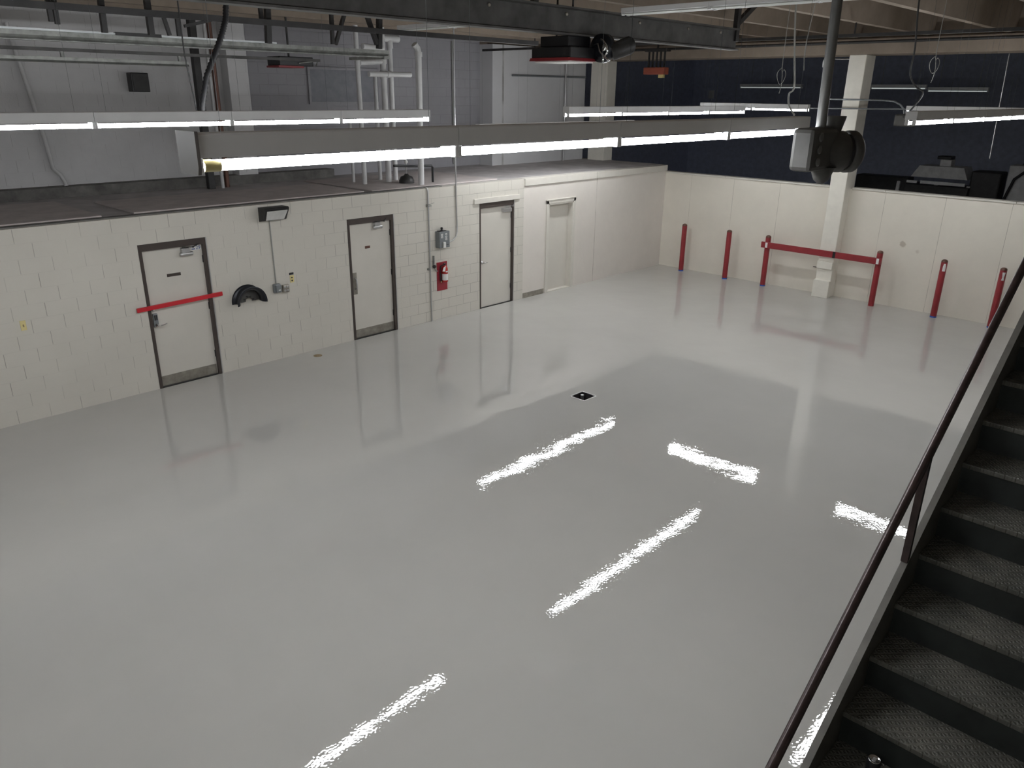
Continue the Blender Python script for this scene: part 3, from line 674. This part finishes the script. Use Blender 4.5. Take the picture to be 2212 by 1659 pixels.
# ------------------------------------------------------------------ staircase on the right
RISE, RUN, Y0, Z0, XS, XE = 0.1886, 0.2722, 2.575, 1.411, 10.742, 12.1
ks = list(range(-7, 13))
t = thing('staircase', (11.3, 0.67, 0), 'dark steel staircase with diamond plate treads rising along the right side', 'staircase')
for k in ks:
    y_, z_ = Y0+RUN*k, Z0+RISE*k
    mb = MB(); mb.bbox((XS, y_-0.012, z_-0.03), (XE, y_+RUN+0.01, z_), 0.004); mb.build('tread', 'plate', t)
    mb = MB(); mb.box((XS, y_, max(0, z_-RISE)), (XE, y_+0.006, z_-0.03)); mb.build('riser', 'riser', t)
def nz(y): return Z0 + (y-Y0)/RUN*RISE
for (xa, xb) in ((XS-0.035, XS), (XE, XE+0.035)):
    ya, yb = 0.62, Y0+RUN*13
    mb = MB(); top = 0.17; bot = -0.28
    ylo = ya+0.02
    mb.prism([(ylo, 0.0), (ylo, nz(ylo)+top), (yb, nz(yb)+top), (yb, nz(yb)+bot), (ylo+0.62, 0.0)], xa, xb, 'x')
    mb.build('stringer', 'stringer', t)
# handrail of the stair
hr = MB(); xr = 10.722; pts = []
for yy in (0.9, 2.0, 3.2, 4.4, 5.8): pts.append((xr, yy, nz(yy)+0.80))
hr.tube(pts, 0.023, 12)
hro = hr.build('handrail', 'rail', t)
for yy in (3.20, 1.2, 5.2):
    MB().bar((xr, yy, nz(yy)+0.165), (xr, yy, nz(yy)+0.79), 0.035, 0.035).build('post', 'rail', hro)
# drink can standing on a tread
t = thing('drink_can', (10.957, 2.44, Z0-RISE+0.001), 'small black and silver drink can standing on a stair tread', 'can')
cx, cy, cz = 10.957, 2.44, Z0-RISE+0.001
MB().lathe([(0.024, 0), (0.031, 0.008), (0.033, 0.014), (0.033, 0.105), (0.028, 0.117)], (cx, cy, cz), 'z', 24).build('body', 'black', t)
MB().lathe([(0.028, 0.117), (0.029, 0.120), (0.027, 0.122), (0.025, 0.119), (0.01, 0.119)], (cx, cy, cz), 'z', 24).build('lid', 'chrome', t)
MB().bbox((cx-0.008, cy-0.012, cz+0.1195), (cx+0.008, cy+0.012, cz+0.1215), 0.0006).build('tab', 'alu', t)

# ------------------------------------------------------------------ things on the office roof
PB = HW
def pipe(pts, r, label, name='pipe', mat='pvc', cat='pipe', group='white plastic pipes on the office roof', parts=()):
    t = thing(name, pts[0], label, cat, group)
    MB().tube(pts, r, 14).build('pipe_run', mat, t)
    for p in parts:
        MB().tube(p, r*1.22, 14).build('fitting', mat, t)
    return t
PP = PB+0.0225
t = thing('pipe_assembly', (-1.2, 8.6, PP), 'two tall linked white pipes with cross pieces, standing on the office roof', 'pipe')
for nm, pts_, r_ in (('vertical_pipe', [(-1.2, 8.27, PP), (-1.2, 8.25, 4.86), (-1.2, 8.24, 5.5)], 0.045), ('vertical_pipe', [(-1.23, 8.88, PP), (-1.23, 8.86, 4.95), (-1.23, 8.85, 5.5)], 0.058),
                     ('cross_pipe', [(-1.2, 8.30, 4.86), (-1.22, 8.86, 4.90)], 0.045), ('cross_pipe', [(-1.2, 8.38, 5.15), (-1.22, 8.86, 5.13)], 0.055), ('stub_pipe', [(-1.1, 8.42, 4.67), (-1.1, 9.42, 4.68)], 0.050)):
    MB().tube(pts_, r_, 14).build(nm, 'pvc', t)
for p, r_ in (([(-1.2, 8.25, 4.80), (-1.2, 8.25, 4.93)], 0.055), ([(-1.23, 8.86, 4.60), (-1.23, 8.86, 4.74)], 0.07), ([(-1.23, 8.86, 4.86), (-1.23, 8.86, 5.0)], 0.07), ([(-1.1, 8.84, 4.675), (-1.1, 8.92, 4.675)], 0.06)):
    MB().tube(p, r_, 14).build('fitting', 'pvc', t)
pipe([(-1.45, 9.22, PP), (-1.45, 9.20, 5.25)], 0.052, 'tall white pipe with a tee across its top, just right of the linked pipes', parts=[[(-1.45, 9.21, 5.15), (-1.45, 9.20, 5.30)], [(-1.45, 8.95, 5.33), (-1.45, 9.42, 5.33)], [(-1.45, 9.21, 3.82), (-1.45, 9.21, 3.92)]])
pipe([(-0.43, 9.06, PP), (-0.43, 9.08, 5.05), (-0.43, 9.06, 5.12), (-0.43, 8.99, 5.19)], 0.060, 'rightmost tall white pipe, open and bent at the top', parts=[[(-0.43, 9.08, 4.98), (-0.43, 9.08, 5.06)]])
pipe([(-1.62, 8.30, PP), (-1.62, 8.29, 4.0)], 0.03, 'thin white pipe behind the leftmost tall pipe on the office roof')
pipe([(-1.65, 8.98, PP), (-1.65, 8.97, 4.7)], 0.04, 'white pipe half hidden behind the two linked pipes')
solo(MB().tube([(-0.62, 8.55, 3.03), (-0.62, 9.0, 3.0), (-0.62, 9.49, 2.98), (-0.62, 9.52, 2.95), (-0.62, 9.52, PP)], 0.024, 10), 'pipe', 'black', (-0.5, 9.51, PB), 'thin black pipe with a bend, right of the tall white pipes on the roof', 'pipe')
t = thing('floor_valve', (-0.85, 9.03, PP), 'dark lump of valve with a white knob among the roof pipes', 'valve')
MB().lathe([(0.15, 0), (0.15, 0.05), (0.12, 0.12), (0.05, 0.15), (0.03, 0.18)], (-0.85, 9.03, PP), 'z', 14).build('body', 'dark_steel', t)
MB().tube([(-0.85, 9.03, PP+0.15), (-0.85, 9.03, PP+0.38)], 0.012, 8).build('stem', 'alu', t)
MB().lathe([(0.01, 0), (0.035, 0.015), (0.035, 0.05), (0.012, 0.08)], (-0.85, 9.03, PP+0.37), 'z', 12).build('knob', 'white', t)
# loose sheets on the deck
for (x0, x1, y0, y1, z, rz, lb) in ((-2.35, -0.30, 0.2, 3.05, PB+0.002, 0.02, 'brown board lying on the office roof at the left picture edge'),
                                (-1.9, -0.30, 3.5, 7.6, PB+0.002, -0.01, 'long grey-brown sheet lying on the office roof behind the first door'),
                                (-2.5, -0.26, 7.75, 11.0, PB+0.002, 0.0, 'brown board lying on the office roof under the white pipes')):
    solo(MB().bbox((x0, y0, z), (x1, y1, z+0.02), 0.002), 'plywood_sheet', 'ply', ((x0+x1)/2, (y0+y1)/2, z), lb, 'board', 'boards lying on the office roof')
solo(MB().box((-0.23, -6, PB), (-0.08, 9.3, PB+0.012)), 'flashing', 'concrete_dark', (-0.15, 1.5, PB), 'dark strip along the top edge of the block wall', 'strip')
# speaker and white pipe on rear wall
t = thing('speaker', (RX, 5.05, 4.35), 'black square loudspeaker on the upper left wall', 'speaker')
MB().bbox((RX, 4.80, 4.31), (RX+0.2, 5.10, 4.62), 0.012).build('cabinet', 'black', t)
MB().box((RX+0.2, 4.825, 4.335), (RX+0.206, 5.075, 4.595)).build('grille', 'dark_steel', t)
solo(MB().tube([(-3.1, 3.08, 5.3), (-3.1, 3.30, 3.6), (-3.1, 3.34, 3.1), (-3.08, 3.44, 2.98), (-3.06, 3.47, 2.88), (-3.05, 3.48, 2.81)], 0.035, 12), 'drain_pipe', 'pvc', (-3.05, 3.48, 2.81), 'slim white drain pipe with an offset at its foot on the upper left wall', 'pipe')
# pilaster pipes
solo(MB().bbox((-2.62, 5.72, PB), (-2.50, 5.84, 5.9), 0.005), 'steel_post', 'dark_steel', (-2.55, 5.78, PB), 'dark steel post behind the hanging hose left of the copper pipe', 'post')
solo(MB().tube([(-2.6, 6.12, PB), (-2.6, 6.12, 5.5)], 0.045, 12), 'copper_pipe', 'copper', (-2.6, 6.12, PB), 'dull copper pipe beside the grey block pilaster', 'pipe')
solo(MB().tube([(-2.5, 5.98, PB), (-2.5, 5.98, 5.45)], 0.03, 12), 'pipe', 'pvc', (-2.5, 5.98, PB), 'slim white pipe between the dark post and the copper pipe', 'pipe')
# conduits on the rear walls
solo(MB().tube([(-3.17, 12.37, 2.7), (-3.17, 12.37, 5.5)], 0.018, 8), 'conduit', 'wire', (-3.17, 12.37, 2.7), 'pale vertical conduit on the brown upper wall', 'conduit')
solo(MB().tube([(-2.71, 13.95, 4.78), (-2.71, 16.85, 4.79)], 0.022, 8), 'conduit', 'steel', (-2.71, 15.3, 4.78), 'horizontal grey conduit across the white upper wall', 'conduit')
solo(MB().tube([(-2.66, 15.96, PB), (-2.66, 15.96, 5.3)], 0.022, 8), 'conduit', 'alu', (-2.66, 15.96, PB), 'vertical grey conduit on the white upper wall under the black motor', 'conduit')

# ------------------------------------------------------------------ overhead steel: beam, tracks, hangers
t = thing('overhead_beam', (5, 5.5, 5.03), 'big dusty dark beam running across the top of the picture', 'beam')
bm_ = MB(); bm_.prism([(4.92, 5.03), (5.08, 5.03), (5.08, 5.05), (5.02, 5.06), (5.02, 5.31), (5.08, 5.32), (5.08, 5.34), (4.92, 5.34), (4.92, 5.32), (4.98, 5.31), (4.98, 5.06), (4.92, 5.05)], -5.5, 11.0, 'y')
bm_.build('web', 'beam', t)
for yy in (5.6, 6.9, 8.4, 9.6, 10.5): MB().lathe([(0.022, 0), (0.022, 0.012), (0.01, 0.014)], (5.02, yy, 5.26), 'x', 10).build('bolt', 'kick', t)
for yy in (1.5, 6.35): MB().bar((5.0, yy, 5.33), (5.0, yy, 6.1), 0.07, 0.07).build('hanger', 'dark_steel', t)
hg = MB(); hg.bar((5.02, 10.97, 5.16), (5.02, 10.97, 6.1), 0.09, 0.07); hg.build('hanger', 'dark_steel', t)
hg = MB(); hg.bar((5.02, 11.0, 5.42), (5.02, 12.1, 6.09), 0.07, 0.07); hg.build('brace', 'dark_steel', t)
t = thing('steel_bar', (3.0, 4, 5.05), 'thin dark steel bar running under the ceiling behind the big beam', 'bar')
MB().box((2.97, -5.5, 5.05), (3.03, 8.6, 5.11)).build('bar', 'dark_steel', t)
for (ya, za, yb, zb, w_) in ((2.94, 5.066, 2.98, 4.89, 0.035), (3.08, 5.06, 3.08, 4.89, 0.035), (4.05, 5.5, 4.06, 5.11, 0.04), (4.16, 5.5, 4.12, 4.87, 0.06), (5.0, 5.5, 4.99, 4.9, 0.04), (5.3, 5.5, 5.03, 4.9, 0.04),
                         (5.42, 5.5, 5.66, 4.93, 0.05), (5.73, 5.5, 5.69, 4.88, 0.06), (2.35, 5.6, 2.33, 4.88, 0.05), (2.79, 5.6, 2.79, 4.88, 0.055), (1.86, 5.6, 1.86, 4.95, 0.04), (1.92, 5.6, 1.91, 4.93, 0.04)):
    MB().bar((2.9, ya, za), (2.9, yb, zb), w_, w_).build('strut', 'dark_steel', t)
MB().bar((2.9, 3.15, 4.99), (2.9, 3.55, 5.09), 0.03, 0.03).build('cross_lever', 'dark_steel', t)
t = thing('door_track', (2.0, 2, 4.82), 'long grey steel door track at the upper left, the upper of two', 'track')
tk = MB(); tk.prism([(1.95, 4.915), (2.05, 4.915), (2.05, 4.87), (2.02, 4.85), (2.05, 4.83), (2.05, 4.82), (1.97, 4.82), (1.99, 4.85), (1.95, 4.87)], -5.5, 6.5, 'y'); tk.build('rail', 'galv', t)
for (ya, yb) in ((-5.5, 2.75), (3.25, 4.72)): MB().box((2.02, ya, 4.917), (2.05, yb, 4.937)).build('strip', 'galv_bright', t)
MB().box((2.0, 2.75, 4.91), (2.07, 3.25, 4.945)).build('splice', 'dark_steel', t)
MB().box((1.2, 6.40, 4.80), (2.06, 6.50, 4.84)).build('end_bracket', 'galv', t)
t = thing('door_track', (1.0, 1, 4.64), 'lower grey steel door track ending above the loudspeaker', 'track')
tk = MB(); tk.prism([(0.95, 4.70), (1.05, 4.70), (1.05, 4.665), (1.03, 4.655), (1.05, 4.645), (0.96, 4.64)], -5.5, 4.0, 'y'); tk.build('rail', 'galv', t)
MB().box((0.96, -5.5, 4.765), (1.04, 6.0, 4.80)).build('upper_rail', 'beam', t)
for yy in (0.5, 2.5, 3.9): MB().bar((1.0, yy, 4.69), (1.0, yy, 4.78), 0.03, 0.03).build('clip', 'galv', t)
# dark hoses and cords
t = thing('hose', (3.4, 3.0, 4.0), 'black corrugated hose hanging down across the left row of lights', 'hose')
pts = [(3.4, 3.42, 6.09), (3.4, 3.395, 5.23), (3.4, 3.37, 5.05), (3.4, 3.31, 4.90), (3.4, 3.20, 4.69), (3.4, 3.09, 4.49), (3.4, 3.015, 4.24), (3.4, 2.97, 3.99)]
dp = []; rr = []
for i in range(len(pts)-1):
    for k in range(12):
        f_ = k/12; dp.append(Vector(pts[i]).lerp(Vector(pts[i+1]), f_)); rr.append(0.034 if k % 2 else 0.026)
MB().tube(dp, rr, 10).build('corrugated_tube', 'black', t)
solo(MB().tube([(3.3, 2.93, 6.09), (3.3, 2.93, 4.7), (3.3, 3.0, 3.99)], 0.008, 6), 'cord', 'dwire', (3.38, 3.0, 4.0), 'thin black cord hanging beside the corrugated hose', 'cord')

# ------------------------------------------------------------------ door motor hanging by the beam
t = thing('door_motor', (4.75, 7.3, 4.72), 'black door motor with a red and white lamp base hanging under the beam', 'motor')
MB().bbox((4.46, 6.90, 4.775), (5.10, 7.42, 4.905), 0.012).build('gear_case', 'black', t)
MB().bbox((4.56, 6.95, 4.905), (5.02, 7.38, 5.03), 0.01).build('upper_case', 'black', t)
MB().prism([(4.44, 4.745), (5.12, 4.745), (5.10, 4.78), (4.46, 4.78)], 6.88, 7.44, 'y').build('red_base', 'red', t, 'red plastic base')
MB().bbox((4.50, 6.92, 4.728), (5.06, 7.40, 4.745), 0.004).build('lamp_cover', 'white', t, 'white translucent cover')
md = MB(); md.lathe([(0.10, -0.08), (0.165, -0.07), (0.17, 0.02), (0.15, 0.05), (0.04, 0.06)], (5.18, 7.45, 4.90), 'y', 28); md.build('drum', 'rubber', t)
am = MB(); am.tube([(5.20, 7.36, 5.0), (5.27, 7.33, 4.97), (5.33, 7.32, 4.91), (5.34, 7.32, 4.85), (5.30, 7.32, 4.80), (5.36, 7.32, 4.76)], 0.014, 8)
am.tube([(5.10, 7.34, 4.93), (5.19, 7.32, 4.945), (5.22, 7.32, 4.86), (5.29, 7.32, 4.80), (5.27, 7.32, 4.745)], 0.013, 8); am.lathe([(0.018, 0), (0.04, 0.0), (0.04, 0.02), (0.018, 0.02)], (5.30, 7.29, 4.90), 'y', 16); am.build('release_arm', 'chrome', t, 'bright steel release arm')
MB().tube([(5.30, 7.45, 4.85), (5.45, 7.6, 4.93), (5.30, 7.75, 4.9)], [0.10, 0.11, 0.08], 14).build('rear_motor', 'dark_steel', t)
for xx in (4.7, 4.95): MB().bar((xx, 7.1, 5.02), (xx, 7.1, 6.1), 0.025, 0.01).build('hanger_strap', 'dark_steel', t)
t = thing('door_motor', (-1.0, 6.7, 4.72), 'second door motor with red base half hidden behind the upper track', 'motor')
MB().bbox((-1.2, 6.40, 4.755), (-0.8, 7.05, 4.90), 0.012).build('gear_case', 'black', t)
MB().box((-1.2, 6.38, 4.725), (-0.8, 6.86, 4.755)).build('red_base', 'red', t, 'red plastic base')
MB().tube([(-0.78, 6.75, 4.80), (-0.75, 6.98, 4.83), (-0.76, 7.12, 4.86), (-0.74, 7.06, 4.76)], 0.012, 6).build('release_arm', 'galv', t)
MB().bar((-1.0, 6.7, 4.9), (-1.0, 6.7, 6.1), 0.025, 0.025).build('hanger_strap', 'dark_steel', t)
# orange unit hanging further back
t = thing('hoist_hook_block', (0.83, 15.0, 4.73), 'faded orange unit hanging from four dark rods in the back', 'hoist')
MB().bbox((0.56, 14.9, 4.80), (1.12, 15.1, 4.95), 0.015).build('casing', 'orange', t)
MB().bbox((0.94, 14.95, 4.73), (1.06, 15.05, 4.80), 0.01).build('latch', 'yellow', t)
for k in range(5): MB().bar((0.63+0.105*k, 15, 4.95), (0.63+0.105*k, 15, 5.28), 0.035, 0.03).build('rod', 'dark_steel', t)
MB().box((0.55, 14.93, 5.28), (1.15, 15.07, 5.34)).build('carrier', 'dark_steel', t); MB().bar((0.85, 15.0, 5.34), (0.85, 15.0, 6.1), 0.03).build('hanger', 'dark_steel', t)

# cross struts seen right of the black motor
t = thing('steel_bar', (1.0, 13.0, 5.2), 'dark horizontal angle under the ceiling right of the black motor', 'bar')
MB().box((-2.9, 13.1, 5.30), (12.0, 13.15, 5.35)).build('angle', 'dark_steel', t)
for xx in (-1.2, 0.4, 3.2, 6.0): MB().bar((xx, 13.12, 5.35), (xx, 13.12, 6.1), 0.02).build('hanger_rod', 'dark_steel', t)
solo(MB().tube([(-2.9, 16.55, 5.42), (2, 16.5, 5.42), (8, 16.5, 5.43), (15.9, 16.5, 5.43)], 0.03, 10), 'pipe', 'dark_steel', (2, 16.5, 5.42), 'dark pipe along the foot of the cream ceiling beam', 'pipe')
# grey unit at the end of the foreground row, on its drop pipe
t = thing('hanging_motor', (9.3, 4.6, 3.79), 'grey hanging motor unit with a round drum at the end of the foreground row', 'motor')
MB().tube([(9.3, 4.62, 4.15), (9.3, 4.60, 4.6), (9.3, 4.585, 5.1), (9.3, 4.58, 6.1)], 0.034, 16).build('drop_pipe', 'pipe_grey', t, 'tall grey drop pipe')
MB().bbox((9.22, 4.36, 3.885), (9.38, 4.80, 4.165), 0.03).build('casing', 'grey_plastic', t)
MB().lathe([(0.04, 0), (0.06, 0.03), (0.085, 0.13), (0.085, 0.14)], (9.32, 4.76, 4.10), 'z', 16).build('upper_boss', 'grey_plastic', t)
dm = MB()
def cyl_dir(mb, c, d, prof, n=32):
    d = Vector(d).normalized(); a = d.cross(Vector((0,0,1))).normalized(); b = d.cross(a); c = Vector(c)
    mb.rings([[c + d*h + (a*math.cos(2*PI*k/n)+b*math.sin(2*PI*k/n))*r for k in range(n)] for r, h in prof], n)
    return mb
cyl_dir(dm, (9.33, 4.80, 4.0), (0.55, 0.80, 0), [(0.125, -0.10), (0.140, -0.02), (0.142, 0.06), (0.13, 0.075)]).build('drum', 'grey_plastic', t)
cyl_dir(MB(), (9.33, 4.80, 4.0), (0.55, 0.80, 0), [(0.122, 0.073), (0.122, 0.10)]).build('groove_ring', 'black', t)
cyl_dir(MB(), (9.33, 4.80, 4.0), (0.55, 0.80, 0), [(0.13, 0.10), (0.145, 0.11), (0.143, 0.155), (0.12, 0.18), (0.05, 0.19)]).build('drum_cap', 'grey_plastic', t)
MB().lathe([(0.02, -0.115), (0.05, -0.09), (0.07, -0.04), (0.09, 0.0)], (9.32, 4.70, 3.90), 'z', 18).build('lower_bulb', 'grey_plastic', t)
for dz in (4.11, 4.03, 3.95): MB().lathe([(0.03, 0), (0.03, 0.006), (0.02, 0.01)], (9.38, 4.46, dz), 'x', 16).build('knockout', 'pipe_grey', t)

# ------------------------------------------------------------------ hanging wires, conduits, back area
def wire(pts, r, mat, label, name='wire', cat='wire'):
    ps = [Vector(p) for p in pts]; out = []
    for i in range(len(ps)-1):
        p0, p1, p2, p3 = ps[max(i-1,0)], ps[i], ps[i+1], ps[min(i+2,len(ps)-1)]
        for k in range(6):
            s = k/6; out.append(0.5*((2*p1)+(-p0+p2)*s+(2*p0-5*p1+4*p2-p3)*s*s+(-p0+3*p1-3*p2+p3)*s**3))
    out.append(ps[-1])
    return solo(MB().tube(out, r, 7), name, mat, tuple(pts[-1]), label, cat)
wire([(6.41, 10, 6.08), (6.41, 10, 5.57), (6.47, 10, 5.0), (6.54, 10, 4.5), (6.48, 10, 4.40), (6.50, 10, 4.25), (6.60, 10, 4.12)], 0.012, 'wire', 'grey cord hanging left of the grey drop pipe')
wire([(6.68, 10.1, 6.08), (6.63, 10.1, 5.5), (6.58, 10.1, 5.0), (6.60, 10.1, 4.7)], 0.006, 'wire', 'thin twin wire beside the grey cord left of the drop pipe')
wire([(7.98, 10, 6.09), (7.98, 10, 5.48), (8.03, 10, 4.95), (8.03, 10, 4.65), (8.12, 10, 4.50), (8.22, 10, 4.43), (8.17, 10, 4.30), (8.04, 10, 4.13)], 0.011, 'dwire', 'dark cord curling down right of the column top')
def loop(c, r, label):
    pts = [(c[0]+r*0.6*math.sin(a), c[1]+0.02*math.sin(2*a), c[2]+r*math.cos(a)) for a in [2*PI*k/16 for k in range(17)]]
    pts = [(c[0]+0.01, c[1], 6.08), (c[0], c[1], 5.2)] + pts + [(c[0]+0.02, c[1], c[2]-r*0.7), (c[0], c[1], c[2]-r*2.2)]
    wire(pts, 0.004, 'wire', label, 'wire_coil', 'wire')
loop((6.33, 10, 4.62), 0.10, 'thin coiled wire hanging left of the column')
loop((8.29, 10, 4.74), 0.09, 'thin wire loop hanging right of the column')
t = thing('conduit', (6.0, 16, 4.13), 'pair of long grey conduits crossing in front of the column', 'conduit')
MB().tube([(4.46, 16, 4.325), (5.6, 16, 4.315), (5.82, 16, 4.30), (5.95, 16, 4.24), (6.03, 16, 4.16), (6.05, 16, 4.075)], 0.017, 8).build('upper_run', 'steel', t)
MB().tube([(3.2, 16, 4.13), (4.5, 16, 4.14), (7.6, 16, 4.18), (9.6, 16, 4.19)], 0.014, 8).build('lower_run', 'steel', t)
MB().tube([(6.3, 16, 4.04), (8.0, 16, 4.10), (9.6, 16, 4.12)], 0.010, 8).build('branch_run', 'steel', t)
solo(MB().bbox((5.90, 15.93, 3.84), (6.28, 16.07, 4.06), 0.03), 'junction_box', 'grey_plastic', (6.1, 16, 3.84), 'grey junction box under the bent conduit right of the column', 'box')
solo(MB().tube([(7.18, 18, 6.09), (7.18, 18, 5.1), (7.24, 18, 3.2)], 0.012, 8), 'drop_rod', 'alu', (7.24, 18, 3.2), 'pale vertical rod hanging in the dark hall near the right edge', 'rod')
t = thing('security_camera', (4.2, 16.7, 4.98), 'small grey bulb-shaped device on an arm left of the column top', 'camera')
MB().lathe([(0.03, 0), (0.06, 0.02), (0.065, 0.13), (0.05, 0.17)], (4.03, 16.7, 4.95), 'z', 16).build('body', 'machine_white', t)
MB().tube([(4.05, 16.7, 5.14), (4.3, 16.72, 5.12), (4.5, 16.76, 5.12)], 0.012, 8).build('arm', 'alu', t)
solo(MB().box((-7.2, 30.96, 4.25), (-6.95, 31.0, 4.58)), 'small_sign', 'white', (-7.1, 31, 4.25), 'tiny white sign in the dark left part of the far hall', 'sign')
# machines in the dark hall
t = thing('workshop_machine', (4.3, 26, 0), 'grey workshop machine with pale bars in the dark hall right of the column', 'machine')
MB().prism([(3.4, 2.08), (5.0, 2.08), (4.85, 2.42), (3.6, 2.42)], 25.6, 26.4, 'y').build('hood', 'machine', t)
MB().bbox((4.1, 25.8, 2.42), (4.42, 26.2, 2.62), 0.02).build('head', 'machine', t)
MB().bbox((4.0, 25.8, 2.62), (4.4, 26.2, 2.72), 0.02).build('cap', 'black', t)
MB().bbox((3.3, 25.5, 1.60), (5.1, 26.5, 1.86), 0.02).build('bed', 'dark_steel', t)
MB().box((3.75, 25.45, 1.90), (5.0, 25.5, 1.99)).build('pale_bar', 'machine_white', t); MB().box((3.35, 25.45, 1.90), (3.65, 25.5, 1.97)).build('pale_bar', 'machine_white', t)
MB().box((2.6, 25.4, 1.48), (3.2, 25.5, 1.56)).build('pale_bar', 'machine_white', t); MB().box((3.3, 25.4, 1.44), (4.0, 25.5, 1.52)).build('pale_bar', 'machine_white', t)
for xx in (3.0, 4.1, 5.0): MB().bar((xx, 25.7, 0), (xx+0.05, 25.7, 1.9), 0.09).build('leg', 'machine', t)
MB().bbox((5.05, 25.7, 0), (5.85, 26.4, 2.35), 0.04).build('column_body', 'dark_steel', t)
MB().bbox((3.0, 25.9, 0.0), (5.0, 26.3, 0.5), 0.03).build('base', 'dark_steel', t)
t = thing('machine_cabinet', (6.9, 26, 0), 'tall pale cabinet with black parts on top at the right edge of the dark hall', 'machine')
MB().bbox((6.0, 25.7, 0), (7.9, 26.4, 2.58), 0.03).build('cabinet', 'machine', t)
MB().bbox((6.3, 25.8, 2.58), (6.95, 26.3, 2.90), 0.03).build('top_unit', 'black', t)
MB().bar((6.6, 26.0, 2.88), (6.65, 26.0, 3.12), 0.1).build('neck', 'black', t); MB().bbox((6.45, 25.85, 3.12), (6.95, 26.15, 3.2), 0.02).build('tray', 'dark_steel', t)
MB().tube([(6.75, 25.66, 2.54), (6.45, 25.63, 2.45), (6.2, 25.63, 2.2), (6.1, 25.63, 1.8), (5.95, 25.63, 1.2)], 0.04, 8).build('hose', 'black', t)
solo(MB().bbox((1.2, 27, 0), (2.9, 27.6, 1.9), 0.03), 'crate', 'dark_steel', (2.0, 27.3, 0), 'dim dark cabinet in the far hall left of the machine', 'cabinet')
